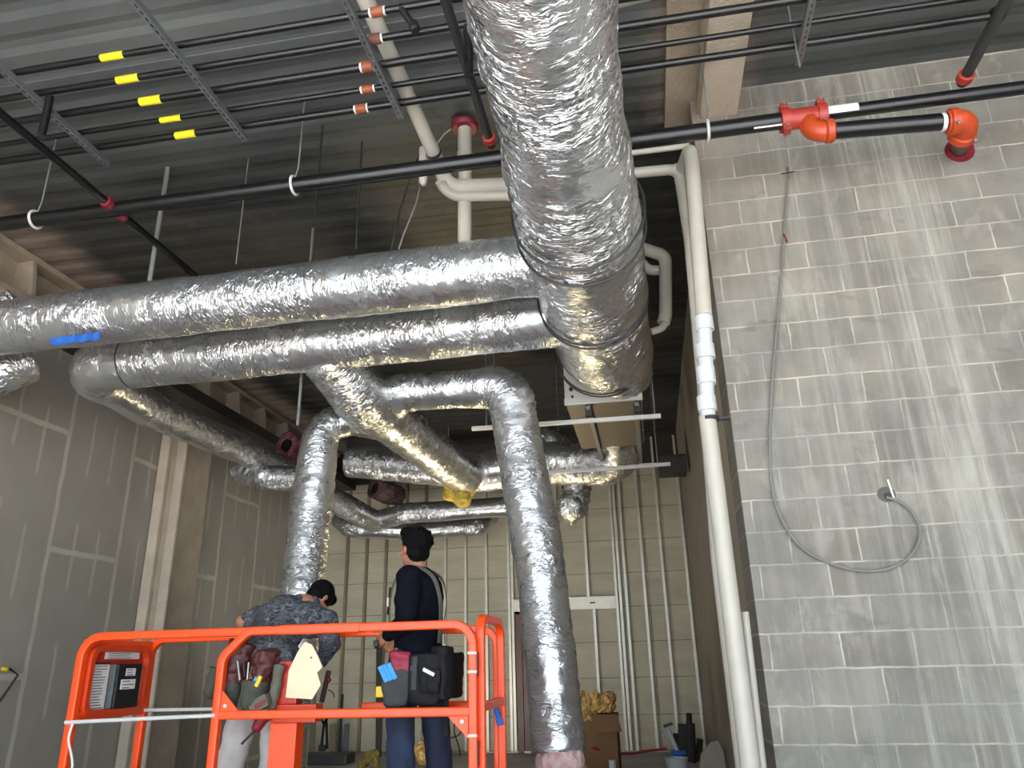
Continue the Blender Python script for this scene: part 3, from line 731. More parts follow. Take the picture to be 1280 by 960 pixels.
# ------------------------------------------------------------------ sprinkler main
ym, zm = 4.4, 4.875
sm = empty('sprinkler_main', (0, ym, zm), 'long black sprinkler main crossing the whole picture below the pipe bank', 'pipe')
MB().tube([(-6.3, ym, zm), (at(985, 150, Y=ym).x, ym, zm)], .057, 20).build('pipe_run', M['black_pipe'], sm)
xt = at(1005, 152, Y=ym).x
MB().tube([(xt+.05, ym, zm+.01), (5.8, ym, zm+.01)], .045, 20).build('pipe_run', M['black_pipe'], sm)
xl_ = at(1071, 136, Y=ym).x; wl_ = []
for q in range(9): g = math.radians(100+q*15); wl_ += [(xt+.12, ym+.0465*math.cos(g), zm+.01+.0465*math.sin(g)), (xl_, ym+.0465*math.cos(g), zm+.01+.0465*math.sin(g))]
MB().add(wl_, [(2*q, 2*q+1, 2*q+3, 2*q+2) for q in range(8)]).build('white_label', M['white_label'], sm)
MB().obox(at(960, 158, Y=ym-.058), (1, 0, 0), (0, 1, 0), (0, 0, 1), .09, .002, .006).build('white_label', M['white_label'], sm)
te_ = MB().tube([(xt-.13, ym, zm), (xt+.13, ym, zm)], .068, 22)
tee = te_.build('grooved_tee', M['red_iron'], sm)
for e in (-.12, .115):
    MB().tube([(xt+e-.028, ym, zm), (xt+e+.028, ym, zm)], .082, 22).build('coupling_clamp', M['red_iron'], tee)
    for sgn in (-1, 1):
        MB().obox((xt+e, ym-.02, zm+sgn*.088), (1, 0, 0), (0, 1, 0), (0, 0, 1), .024, .03, .02).build('bolt_lug', M['red_iron'], tee)
        MB().tube([(xt+e, ym-.075, zm+sgn*.088), (xt+e, ym+.05, zm+sgn*.088)], .009, 8).build('bolt', M['rod'], tee)
# lower pipe looping back to the wall
el = at(1212, 150, Y=4.5); zl = zm-.16; yl = 4.36
MB().tube(fillet([(xt+.03, ym, zm-.03), (xt+.03, yl, zl), (xt+.16, yl, zl)], .08), [.066]*10, 20).lathe((xt+.10, yl, zl), (1, 0, 0), [(0, .066), (.01, .078), (.05, .078), (.06, .066)], 22).build('grooved_elbow', M['orange_iron'], tee)
lo = empty('lower_sprinkler_pipe', (xt+.5, yl, zl), 'short black pipe below the main, running from red tee to red elbow', 'pipe')
xe = at(1206, 150, Y=yl).x; ze = at(1206, 150, Y=yl).z
dl = V((xe, yl, ze))-V((xt+.13, yl, zl))
MB().tube([(xt+.13, yl, zl), (xe, yl, ze)], .055, 20).build('pipe_run', M['black_pipe'], lo)
elb = MB().tube(fillet([(xe-.11, yl, ze), (xe+.03, yl, ze), (xe+.03, yl+.17, ze-.02)], .085, 10), .070, 20)
elb.lathe((xe-.10, yl, ze), (1, 0, 0), [(0, .070), (.006, .084), (.05, .084), (.056, .07)], 22).lathe((xe+.03, yl+.11, ze-.012), (0, 1, -.1), [(0, .07), (.006, .084), (.05, .084), (.056, .07)], 22)
el_o = elb.build('grooved_elbow', M['orange_iron'], lo)
for (bx, by, bz) in ((xe-.075, yl-.08, ze-.07), (xe+.08, yl+.10, ze-.09), (xe-.075, yl, ze+.09)): MB().ball((bx, by, bz), .013, seg=8, ring=6).build('bolt', M['rod'], el_o)
ws = at(1200, 187, Y=YW-.01)
MB().tube([(xe+.03, yl+.15, ze-.02), (ws.x, YW, ws.z)], .053, 18).build('wall_stub', M['black_pipe'], lo)
MB().lathe((ws.x, YW-.035, ws.z), (0, 1, 0), [(0, .05), (0, .082), (.02, .095), (.034, .10)], 24).build('escutcheon', M['dark_red'], lo)
xb_ = at(1178, 152, Y=yl).x
MB().tube([(xb_-.012, yl, ze+.004), (xb_+.012, yl, ze+.004)], .059, 20).build('hanger_band', M['white_steel'], lo)
# branch lines teed into the main
def branch(pa, X, y0, y1, label, r, ring, mat='black_pipe', z=None):
    z = z or zm+.005
    o = empty('sprinkler_branch', (X, (y0+y1)/2, z), label, 'pipe', 'sprinkler branch lines')
    MB().tube([(X, y0, z), (X, y1, z)], r, 14).build('pipe_run', M[mat], o)
    for yy in ring: MB().lathe((X, yy-.03, z), (0, 1, 0), [(0, r+.004), (.004, r+.016), (.055, r+.016), (.06, r+.004)], 16).build('red_fitting', M['dark_red' if mat == 'black_pipe' or y1 < 0 else 'red_iron'], o)
    return o
xlb = at(134, 250, Y=ym-.09).x
branch(None, xlb, -1, 9.0, 'black branch line crossing under the sprinkler main at left, red fittings on it', .030, (ym-.085, ym+.085))
xrb = at(615, 184, Z=zm+.10).x
branch(None, xrb, -1, ym-.02, 'dark branch line ending in a red fitting just left of the wide duct', .030, (ym-.1,), 'grey_pipe', zm+.10)
zr = zm+.075; xq = at(1203, 103, Z=zr).x
branch(None, xq, -1, ym-.04, 'dark branch line with a red fitting on the main, at upper right', .034, (ym-.10,), 'grey_pipe', zr)

# ------------------------------------------------------------------ hangers
def rod(px, bottom, Y, top=ZC, r=.006, label='', mat='rod', dx=0, group='hanger rods', loop=None):
    a = at(*bottom, Y=Y) if bottom else V(px)
    b = V((a.x+dx, Y, top))
    o = single('hanger_rod', MB().tube([a, b], r, 8), M[mat], label, 'hanger rod', group)
    return o
rod(None, (187, 352), 5.0, label='thick pale rod rising from the upper branch duct, below the yellow labels', r=.021)
rod(None, (394, 268), 4.75, label='dark rod crossing the sprinkler main, left of its loop by the orange couplings', mat='dark_rod', r=.010)
rod(None, (445, 312), 5.02, label='dark rod meeting the top of the upper branch duct', mat='dark_rod', r=.009, top=ZC)
rod(None, (295, 330), 5.02, label='thin pale rod to the upper branch duct, near its middle', r=.005)
rod(None, (560, 655), 13.2, label='thin rod holding the lowest rear foil duct', r=.008)
rod(None, (700, 575), 10.5, label='thin rod holding the short foil elbow', r=.008)
o = rod(None, (372, 532), 6.2, label='grey rod hanging in front of the lower branch duct, down to the left drop', r=.014)
rod(None, (618, 470), 7.42, label='thin rod just left of the right drop duct elbow', r=.009)
rod(None, (608, 534), 7.42, label='rod at the left end of the front trapeze bar', r=.009)
rod(None, (819, 522), 7.42, label='rod at the right end of the front trapeze bar', r=.009)
rod(None, (822, 580), 9.35, label='rod at the right end of the rear trapeze bar', r=.009)
for (px, py, lab) in ((45, 273, 'pale loop hanger on the sprinkler main, near the left edge'), (368, 232, 'pale loop hanger on the sprinkler main, left of centre'),
                      (884, 160, 'pale loop hanger on the sprinkler main, right of the wide duct')):
    c = at(px, py, Y=ym); xx = c.x
    o = empty('loop_hanger', (xx, ym, zm), lab, 'pipe hanger', 'loop hangers on the sprinkler main')
    MB().tube([V((xx, ym+.068*math.sin(a*PI/12), zm+.068*math.cos(a*PI/12))) for a in range(25)], .011, 6, caps=False).build('loop', M['white_steel'], o)
    MB().tube([(xx, ym, zm+.068), (xx+.02, ym, zm+.16), (xx+.02, ym, ZC)], .006, 8).build('rod', M['rod'], o)
rod(None, (1000, 84), ys[4]-.02, label='rod at the end of the right-hand slotted strut', r=.006)
# loose wires hanging from the deck behind the upper duct
for (pts, lab) in (((( 592, 100), (560, 160), (533, 200), (520, 255), (505, 292), (497, 316)), 'pale loose wire hanging left of the white stub pipe'),
                   (((531, 175), (512, 225), (500, 262), (488, 316)), 'grey loose wire looping down to the upper branch duct')):
    q = [at(x, y, Y=4.98+.0*i) for i, (x, y) in enumerate(pts)]
    q = [V((p.x, p.y, min(p.z, ZC-.01))) for p in q]
    single('loose_wire', MB().tube(fillet(q, .2), .007, 6), M['rod' if 'pale' in lab else 'dark_rod'], lab, 'wire', 'loose wires over the duct')

# ------------------------------------------------------------------ white plastic pipes
za = 5.42
o = empty('drain_pipe', (at(500, 90, Z=za).x, 3.7, za), 'long white plastic pipe passing above the black pipes, turning right beside the wide duct', 'pipe')
p0, p1 = at(452, -12, Z=za), at(556, 222, Z=5.12)
dvec = (p1-p0).normalized()
MB().tube([p0-dvec*1.5, p0, p1], .054, 18).build('pipe_run', M['pvc'], o)
q1 = p0.lerp(p1, .83); MB().tube([q1, q1+dvec*.02], .060, 18).build('dark_band', M['dark_rod'], o)
q = p0.lerp(p1, .95); dvec = V((dvec.x, dvec.y, 0)).normalized()
e0, e1, e2 = q, q+dvec*.12+V((0, 0, -.08)), at(636, 231, Y=(q+dvec*.12).y)
MB().tube(fillet([e0, e1, e2, e2+V((.5, 0, 0))], .14, 8), .058, 18).build('elbow_run', M['pvc'], o)
f0 = q+V((-.01, .02, -.09)); f1 = f0+dvec*.12+V((0, 0, -.06)); f2 = at(640, 244, Y=f1.y)
MB().tube(fillet([f0, f1, f2, f2+V((.4, 0, 0))], .15, 8), .043, 18).build('lower_elbow_run', M['pvc'], o)
o = empty('vent_pipe', at(580, 160, Y=4.98), 'vertical white pipe stub with a red collar at the deck, left of the wide duct', 'pipe')
yv = at(581, 157, Z=ZC-.02).y+.02; a = at(581, 165, Y=yv); MB().tube([(a.x, yv, ZC+.02), (a.x, yv, 4.5)], .057, 18).build('pipe_run', M['pvc'], o)
MB().tube([(a.x, yv, at(580, 200, Y=yv).z), (a.x, yv, at(580, 191, Y=yv).z)], .065, 18).build('socket', M['pvc'], o)
MB().lathe((a.x, yv, ZC-.045), (0, 0, 1), [(0, .07), (0, .10), (.02, .115), (.045, .115)], 20).build('red_collar', M['dark_red'], o)
a = at(528, 205, Y=4.9)
o = single('capped_stub_pipe', MB().tube([at(530, 186, Y=4.9), at(529, 228, Y=4.9), at(529.5, 232, Y=4.9)], [.04, .036, .015], 14), M['pvc'], 'short white capped stub hanging left of the long white pipe', 'pipe')
o = empty('cross_drain_pipe', at(770, 80, Z=5.25), 'white plastic pipe passing behind the right edge of the wide duct near the top', 'pipe')
p0, p1 = at(752, -5, Z=5.3), at(772, 150, Z=5.3)
MB().tube([p0-(p1-p0)*.3, p0, p1, p1+(p1-p0)*.25], .052, 18).build('pipe_run', M['pvc'], o)
for tt in (.15, .47, .57): c = p0.lerp(p1, tt); MB().tube([c, c+(p1-p0).normalized()*.05], .058, 18).build('socket', M['pvc'], o)
MB().tube([p0+(p1-p0)*.05, p0+(p1-p0)*.05+V((.5, .02, .08))], .05, 14).build('side_branch', M['pvc'], o)
# downpipe at the corner of the block wall
yd = 4.86
pts = [at(863, 186, Y=yd), at(880, 395, Y=yd), at(884, 520, Y=yd), at(938, 962, Y=yd)]
o = empty('downpipe', (pts[3].x, yd, 0), 'tall white downpipe standing at the left edge of the block wall', 'pipe')
b_ = pts[3]+(pts[3]-pts[2])*.42
b_.z = max(b_.z, .02)
MB().tube([V((b_.x, yd, .01)), pts[3], pts[2]], .056, 20).build('lower_pipe', M['pvc'], o)
MB().tube([pts[2]+V((0, 0, -.03)), pts[1]], .050, 20).build('middle_pipe', M['pvc_white'], o)
MB().tube(fillet([pts[1], pts[0], pts[0]+V((-.05, .3, .02))], .07), .056, 20).build('upper_pipe', M['pvc'], o)
for (py, c, h, r) in ((405, 0, .05, .062), (440, 1, .05, .064), (470, 1, .06, .062), (505, 2, .05, .062)):
    x_ = 880+(py-395)*.032; cc = at(x_, py, Y=yd); MB().tube([cc-V((0, 0, h)), cc+V((0, 0, h))], r, 20).build('socket', M['pvc_white'], o)
cc = at(887, 524, Y=yd); MB().tube([cc-V((0, 0, .012)), cc+V((0, 0, .012))], .062, 20).obox(cc+V((.06, 0, 0)), (1, 0, 0), (0, 1, 0), (0, 0, 1), .07, .012, .01).build('pipe_clamp', M['dark_rod'], o)
o = empty('thin_riser_pipe', at(872, 420, Y=5.2), 'thinner white pipe running down just left of the downpipe', 'pipe')
MB().tube(fillet([at(785, 217, Y=5.15), at(848, 211, Y=5.15), at(862, 300, Y=5.15), at(886, 560, Y=5.15), at(897, 700, Y=5.15), V((at(920, 880, Y=5.15).x, 5.15, .0))], .09), .043, 16).build('pipe_run', M['pvc'], o)
xw = at(842, 213, Y=5.15); MB().tube([xw, xw+V((.09, 0, .012))], .05, 16).build('elbow_socket', M['pvc'], o)
o = empty('upper_thin_pipe', at(830, 186, Y=5.0), 'thin white pipe running from the wide duct to the top of the downpipe', 'pipe')
MB().tube([at(784, 192, Y=4.95), at(862, 182, Y=4.95)], .022, 12).build('pipe_run', M['pvc'], o)
o = empty('trap_pipe', at(830, 330, Y=6.3), 'white condensate trap hanging between the wide duct and the return wall', 'pipe')
yt = 6.6
MB().tube(fillet([at(796, 308, Y=yt), at(832, 320, Y=yt), at(832, 395, Y=yt), at(829, 404, Y=yt)], .1), .062, 16).build('trap_bend', M['pvc'], o)
MB().tube(fillet([at(800, 327, Y=yt+.1), at(812, 338, Y=yt+.1), at(832, 338, Y=yt+.1)], .1), .05, 14).build('lower_bend', M['pvc'], o)
MB().tube(fillet([at(832, 390, Y=yt), at(830, 410, Y=yt), at(814, 415, Y=yt)], .08), .034, 12).build('tail_pipe', M['pvc'], o)
single('short_wall_pipe', MB().tube([at(931, 765, Y=4.95), V((at(946, 962, Y=4.95).x+.02, 4.95, .0))], .024, 14), M['pvc'], 'short thin pale pipe standing right beside the downpipe, low down', 'pipe')

# ------------------------------------------------------------------ cable on the block wall
yc = 4.97
cp_ = [(985, 218), (980, 298), (973, 390), (966, 470), (962, 545), (964, 600), (974, 642), (1000, 683), (1040, 705), (1082, 714), (1118, 708), (1142, 690), (1150, 664), (1140, 640), (1122, 626), (1108, 622)]
o = empty('hanging_cable', at(966, 470, Y=yc), 'thin grey cable looping down the block wall to a hole', 'cable')
def spline(P, n=8):
    out = []
    for i in range(len(P)-1):
        a, b, c, d = P[max(i-1, 0)], P[i], P[i+1], P[min(i+2, len(P)-1)]
        for k in range(n):
            t = k/n; out.append(.5*((2*b)+(c-a)*t+(2*a-5*b+4*c-d)*t*t+(3*b-3*c+d-a)*t**3))
    return out+[P[-1]]
MB().tube(spline([at(x, y, Y=yc) for x, y in cp_]), .0085, 8).build('cord', M['cable'], o)
q = at(985, 216, Y=yc+.02); MB().bar(q+V((-.05, 0, 0)), q+V((.05, 0, .005)), .006, .006).bar(q+V((0, 0, -.05)), q+V((0, 0, .05)), .006, .006).build('anchor', M['dark_rod'], o)
q = at(981, 298, Y=yc-.01); MB().bar(q+V((-.004, 0, .035)), q+V((.012, 0, -.03)), .018, .008).build('red_tag', M['dark_red'], o)
q = at(1108, 618, Y=YW-.004)
o = empty('wall_hole_patch', q, 'rough dark hole in the block wall where the cable enters', 'wall opening')
MB().add([q+V((.055*math.cos(2*PI*k/14)*(1+.25*noise.noise(V((k, 1, 1)))), 0, .05*math.sin(2*PI*k/14)*(1+.3*noise.noise(V((k, 4, 2)))))) for k in range(14)], [tuple(range(14))]).build('broken_edge', M['broken_block'], o)
MB().disc(q+V((.005, -.006, -.01)), (0, 1, 0), .02, .01).build('hole', M['black'], o)
MB().bar(q+V((.02, -.012, .09)), q+V((.035, -.012, -.03)), .010, .01).build('pale_sleeve', M['white_label'], o)
# ------------------------------------------------------------------ metal studs, header and door
ORD = ['first', 'second', 'third', 'fourth', 'fifth', 'sixth', 'seventh', 'eighth', 'ninth', 'tenth', 'eleventh', 'twelfth']
def stud(x, z0, z1, label, group='metal studs of the back wall', flip=1, y=YB):
    mb = MB(); w = .046; d = .092
    mb.box((x-w/2, y-.0015, z0), (x+w/2, y, z1)); mb.box((x-w/2, y+d-.0015, z0), (x+w/2, y+d, z1))
    xx = x+flip*(w/2-.001); mb.box((xx-.001, y, z0), (xx+.001, y+d, z1))
    mb.box((x-flip*w/2-.001, y, z0), (x-flip*w/2+.001, y+.012, z1))
    return single('metal_stud', mb, M['stud_lit' if x > -3.9 else 'stud'], label, 'stud', group)  # right-hand studs take the lit copy, left-hand ones the shaded copy
xs = [-3.06-.406*k for k in range(8)][::-1]
for k, x in enumerate(xs):
    stud(x, 0.03, 5.02, '%s back-wall stud counted from the left corner' % ORD[k])
stud(-2.62, 0.03, 5.6, 'stud doubled up at the left side of the door opening, outer one', flip=-1)
stud(-2.555, 0.03, 5.6, 'stud doubled up at the left side of the door opening, inner one')
for x, l in ((-1.66, 'short stud above the door header, beside the drop duct'), (-1.12, 'short stud above the door header, toward its right end')): stud(x, 2.56, 5.6, l)
stud(-1.03, .03, 2.40, 'short stud under the right half of the door header')
for x, l in ((-.60, 'left of the three clustered studs right of the door header'), (-.53, 'middle of the three clustered studs right of the door header'), (-.42, 'right of the three clustered studs right of the door header')): stud(x, .03, 5.6, l)
for x, l in ((-.08, 'first lone stud right of the clustered studs'), (.28, 'second lone stud right of the clustered studs'), (.71, 'stud in the right back corner against the return wall')): stud(x, .03, 5.6, l)
single('floor_track', MB().box((XL, YB-.004, 0), (-2.5, YB+.094, .03)), M['stud'], 'floor track under the studs left of the door', 'track')
single('floor_track', MB().box((-.65, YB-.004, 0), (XR, YB+.094, .03)), M['stud'], 'floor track under the studs right of the door', 'track')
hd = empty('door_header', (-1.6, YB, 2.4), 'pale boxed metal header over the door opening', 'header')
MB().box((-2.53, YB-.012, 2.40), (-.62, YB+.09, 2.60)).build('box_beam', M['stud_white'], hd, bevel=.004)
MB().box((-2.53, YB-.02, 2.585), (-.62, YB-.01, 2.61)).box((-2.53, YB-.02, 2.39), (-.62, YB-.01, 2.41)).build('lip', M['stud_white'], hd)
MB().box((-1.10, YB-.018, 2.487), (-1.0, YB-.01, 2.515)).build('punched_slot', M['black'], hd, bevel=.003)
dr = empty('door_1', (-2.0, YB+.05, 0), None, None); dr['kind'] = 'structure'
structure('trim_door_frame', MB().box((-2.52, YB+.03, 0), (-2.40, YB+.16, 2.4)).box((-1.72, YB+.03, 0), (-1.66, YB+.16, 2.4)).box((-2.52, YB+.03, 2.34), (-1.66, YB+.16, 2.4)), M['wood'], bevel=.006)
MB().box((-2.40, YB+.06, .02), (-2.29, YB+.11, 2.34)).box((-1.86, YB+.06, .02), (-1.72, YB+.11, 2.34)).box((-2.29, YB+.06, .02), (-1.86, YB+.11, .78)).box((-2.29, YB+.06, 2.12), (-1.86, YB+.11, 2.34)).build('door_leaf', M['wood'], dr)
MB().box((-2.29, YB+.075, .78), (-1.86, YB+.09, 2.12)).build('door_pane', M['door_lite'], dr)
MB().box((-2.40, YB-.02, 0), (-1.72, YB+.1, .03)).build('threshold', M['white_label'], dr)

# ------------------------------------------------------------------ scissor lift
X0, X1, Yn, Yf = -3.88, -1.12, 4.9, 5.66
ZT, ZM, ZP = 1.735, 1.225, .66
lift = empty('scissor_lift', ((X0+X1)/2, (Yn+Yf)/2, 0), 'orange scissor lift carrying the two workers inside its guard rails', 'scissor lift')
sq = dict(sq=1, n=16)
W = .027
def rail(nm, pts, r=0, w=W, mat='orange', hint=(0, 1, 0), parent=None):
    return MB().tube(fillet(pts, r, 8), w, 16, sq=1, hint=hint).build(nm, M[mat], parent or lift)
XS = -2.82
# near side
rail('guard_rail', [(X0, Yn, ZP), (X0, Yn, ZT), (XS+.42, Yn, ZT)], .14)
fr = rail('guard_rail', [(XS, Yn-.01, ZP), (XS, Yn-.01, ZT-.16), (XS+.17, Yn-.01, ZT+.002), (X1, Yn-.01, ZT+.002), (X1, Yn-.01, ZP)], [0, .10, .10, .13, 0])
rail('sleeve_rail', [(XS+.40, Yn-.01, ZT+.002), (XS+.95, Yn-.01, ZT+.002)], 0, .031)
rail('middle_rail', [(XS+.02, Yn-.01, ZM), (X1-.02, Yn-.01, ZM)])
for x, s_ in ((XS+.03, 1), (X1-.03, -1)):
    g = MB().prism([(x, Yn-.03, ZM+.02*s_), (x+.13*s_, Yn-.03, ZM+.02*s_), (x, Yn-.03, ZM+.15*s_)], (0, .01, 0)).build('gusset', M['orange'], lift)
    MB().disc((x+.035*s_, Yn-.035, ZM+.055*s_), (0, 1, 0), .012, .012, 12).build('bolt', M['white_steel'], g)
MB().tube([(X0-.02, Yn-.03, ZM-.03), (XS, Yn-.03, ZM)], .013, 10).build('white_safety_bar', M['white_steel'], lift)
MB().tube([(X0+.02, Yf-.02, ZM), (XS+.1, Yf-.02, ZM)], .013, 10).build('white_safety_bar', M['white_steel'], lift)
# far side
rail('guard_rail', [(X0, Yf, ZP), (X0, Yf, ZT), (X1, Yf, ZT), (X1, Yf, ZP)], [0, .12, .12, 0])
rail('middle_rail', [(XS+.7, Yf, ZM), (X1, Yf, ZM)])
# end frames
rail('end_rail', [(X0, Yn+.03, ZM), (X0, Yf-.03, ZM)], hint=(1, 0, 0))
rail('end_rail', [(X0, Yn+.03, ZT-.04), (X0, Yf-.03, ZT-.04)], hint=(1, 0, 0))
rail('gate_frame', [(X1+.035, Yn+.06, ZP), (X1+.035, Yn+.06, ZT+.04), (X1+.035, Yf-.03, ZT+.04), (X1+.035, Yf-.03, ZP)], [0, .10, .12, 0], hint=(1, 0, 0))
rail('gate_middle_rail', [(X1+.03, Yn+.06, ZM+.02), (X1+.03, Yf-.03, ZM+.02)], hint=(1, 0, 0))
MB().box((X1+.012, Yn-.03, ZM+.20), (X1+.034, Yn-.0, ZM+.34)).build('black_pad', M['black'], lift, bevel=.003)
MB().box((X1+.012, Yn-.03, ZM-.30), (X1+.034, Yn-.0, ZM-.16)).build('black_pad', M['black'], lift, bevel=.003)
for zz in (ZM+.33, ZM+.22, ZM-.14): MB().box((X1-.028, Yn-.04, zz), (X1+.028, Yn-.036, zz+.014)).build('white_mark', M['white_label'], lift)
# document tray on the left end, open towards the workers
ty0, ty1, tz0, tz1, tx = Yn+.04, Yf-.05, ZM-.01, ZT-.05, X0
def rrect(x, y0, y1, z0, z1, r, n=6):
    out = []
    for cy, cz, a0 in ((y1-r, z1-r, 0), (y0+r, z1-r, 90), (y0+r, z0+r, 180), (y1-r, z0+r, 270)):
        for k in range(n+1): a = math.radians(a0+90*k/n); out.append(V((x, cy+r*math.cos(a), cz+r*math.sin(a))))
    return out
outer = rrect(tx+.05, ty0, ty1, tz0, tz1, .09); inner = rrect(tx+.05, ty0+.04, ty1-.04, tz0+.04, tz1-.04, .07); bot = rrect(tx+.01, ty0+.05, ty1-.05, tz0+.05, tz1-.05, .06); back = rrect(tx-.06, ty0, ty1, tz0, tz1, .09)
n = len(outer); vs = outer+inner+bot+back; fs = []
for k in range(n):
    k2 = (k+1) % n
    fs += [(k, k2, n+k2, n+k), (n+k, n+k2, 2*n+k2, 2*n+k), (3*n+k, 3*n+k2, k2, k)]
fs += [tuple(3*n+k for k in range(n))]
tray = MB().add(vs, fs).build('document_tray', M['orange_dark'], lift)
MB().add([p+V((.001, 0, 0)) for p in bot], [tuple(range(n))]).build('tray_floor', M['red_orange'], tray)
bx = tx+.012
def ty(f): return ty0+(ty1-ty0)*f
def tz(f): return tz0+(tz1-tz0)*f
def sheet(nm, f0, f1, g0, g1, x, mat, par, lines=0, seed=1, mini=False):
    o = MB().box((x, ty(f0), tz(g0)), (x+.003, ty(f1), tz(g1))).build(nm, M[mat], par)
    if lines:
        r_ = random.Random(seed); mb = MB(); dz_ = (tz(g1)-tz(g0))/lines
        for k in range(lines):
            w_ = (ty(f1)-ty(f0)); a_ = ty(f0)+w_*.1; b_ = a_+w_*r_.uniform(.45, .8); z_ = tz(g1)-dz_*(k+.6)
            mb.box((x+.0031, a_, z_-dz_*.16), (x+.0036, b_, z_+dz_*.16))
        mb.build('print_lines', M['grey_ink'], o)
    return o
sheet('instruction_decal', .10, .36, .10, .72, bx, 'white_label', tray, 16, 2)
sheet('decal_heading', .12, .36, .725, .755, bx, 'ink', tray)
sheet('table_decal', .26, .84, .80, .93, bx, 'white_label', tray, 4, 3)
sheet('instruction_decal', .76, .92, .13, .72, bx, 'white_label', tray, 14, 5)
mbx = MB().box((bx, ty(.40), tz(.10)), (bx+.06, ty(.80), tz(.73))).build('manual_box', M['black'], tray, bevel=.008)
MB().box((bx, ty(.375), tz(.10)), (bx+.045, ty(.40), tz(.72))).build('box_side', M['grey_plastic'], mbx, bevel=.004)
sheet('sticker', .52, .68, .55, .66, bx+.061, 'white_label', mbx, 3, 7)
sheet('sticker', .46, .70, .36, .50, bx+.061, 'white_label', mbx, 3, 8)
# deep orange control post at the far side, deck, chassis
pxa, pxb = at(336, 930, Y=5.02).x, at(369, 930, Y=5.02).x
MB().box((pxa, 5.02, ZP), (pxb, 5.14, ZM-.06)).build('control_post', M['orange'], lift, bevel=.006)
MB().box((pxa, 5.02, ZM-.06), (at(395, 880, Y=5.02).x, 5.14, ZM+.05)).build('post_head', M['orange_dark'], lift, bevel=.006)
MB().box((pxa+.02, 5.03, ZM+.05), (at(372, 850, Y=5.03).x, 5.13, ZM+.32)).build('shaded_post_top', M['red_orange'], lift, bevel=.008)  # orange post top in shadow, its shade painted as red
MB().box((X0-.05, Yn-.04, ZP-.09), (X1+.06, Yf+.04, ZP)).build('platform_deck', M['grey_pipe'], lift)
MB().box((X0-.05, Yn-.045, ZP), (X1+.06, Yn-.032, ZP+.12)).box((X0-.05, Yf+.032, ZP), (X1+.06, Yf+.045, ZP+.12)).build('toe_board', M['orange'], lift)
for yy in (Yn+.12, Yf-.12):
    for s_ in (-1, 1): MB().bar(((X0+X1)/2-s_*.95, yy, .38), ((X0+X1)/2+s_*.95, yy, .55), .05, .09, (0, 0, 1)).build('scissor_arm', M['orange'], lift)
MB().box((X0+.15, Yn+.02, .14), (X1-.15, Yf-.02, .36)).build('chassis', M['orange'], lift, bevel=.03)
for x in (X0+.45, X1-.45):
    for yy in (Yn-.0, Yf-.0):
        w_ = MB().lathe((x, yy-.06, .19), (0, 1, 0), [(0, .10), (0, .17), (.02, .19), (.10, .19), (.12, .17), (.12, .10)], 24).build('wheel', M['rubber'], lift)
        MB().disc((x, yy, .19), (0, 1, 0), .09, .125).build('hub', M['white_steel'], w_)
# cut cream board hooked on the post
bp = [(357, 872), (361, 838), (372, 815), (381, 802), (390, 806), (398, 822), (403, 834), (396, 841), (401, 856), (390, 874)]
yb_ = 4.995
q = [at(x, y, Y=yb_) for x, y in bp]
o = single('cut_board', MB().prism(q, (0, .012, 0)), M['cream'], 'cut cream board hooked on the post between the two workers', 'board')
b = o
MB().disc(at(389, 822, Y=yb_-.001), (0, 1, 0), .006, .004, 10).build('nail_hole', M['black'], o)
o = empty('blue_strap', at(622, 895, Y=Yf-.1), 'bright blue strap tied to the right end of the lift', 'strap')
mb = MB(); c = at(618, 880, Y=Yf-.07); 
for k, (a, b) in enumerate((((617, 876), (624, 908)), ((619, 878), (628, 906)))):
    p, q = at(*a, Y=Yf-.10+.01*k), at(*b, Y=Yf-.12+.01*k); mb.bar(p, q, .034, .006, (0, 1, 0))
mb.tube([c+V((.0, -.03+.0, .02)), c+V((.03, 0, .02)), c+V((.0, .03, .02)), c+V((-.03, 0, .02)), c+V((0, -.03, .02))], .012, 8)
link('tied_ends', fused('tied_ends', mb, .008, 1, .003, 30), M['blue_tape'], o)
single('white_rope', MB().tube(spline([V((X0+.04, Yn-.03, ZM-.03)), at(86, 925, Y=Yn-.02), at(90, 962, Y=Yn-.02), V((-3.86, Yn-.05, .70))]), .008, 8), M['white_label'], 'thin white rope hanging from the left end of the lift', 'rope')
# harness straps hanging from the far middle rail
hs = empty('black_harness', at(405, 880, Y=Yf), 'black strap harness hanging from the far middle rail of the lift', 'harness')
for (a, b) in (((398, 892), (405, 905)), ((412, 892), (405, 905)), ((405, 905), (402, 932)), ((408, 900), (409, 936))):
    MB().bar(at(*a, Y=Yf+.045), at(*b, Y=Yf+.045), .018, .006, (0, 1, 0)).build('webbing', M['black_nylon'], hs)
MB().obox(at(403, 935, Y=Yf+.045), (1, 0, 0), (0, 1, 0), (0, 0, 1), .025, .012, .02).build('buckle', M['black'], hs)
hk = empty('hand_tool', at(408, 850, Y=Yf-.25), 'dark metal tool with a red tip behind the cut cream board', 'tool')
MB().bar(at(402, 878, Y=Yf-.25), at(411, 838, Y=Yf-.25), .03, .03).build('tool_body', M['dark_metal'], hk, bevel=.005)
MB().ball(at(411, 850, Y=Yf-.27), .018).build('red_tip', M['dark_red'], hk)
MB().tube(spline([at(410, 862, Y=Yf-.25), at(416, 866, Y=Yf-.25), at(418, 872, Y=Yf-.25)]), .004, 6).build('wire', M['dark_rod'], hk)

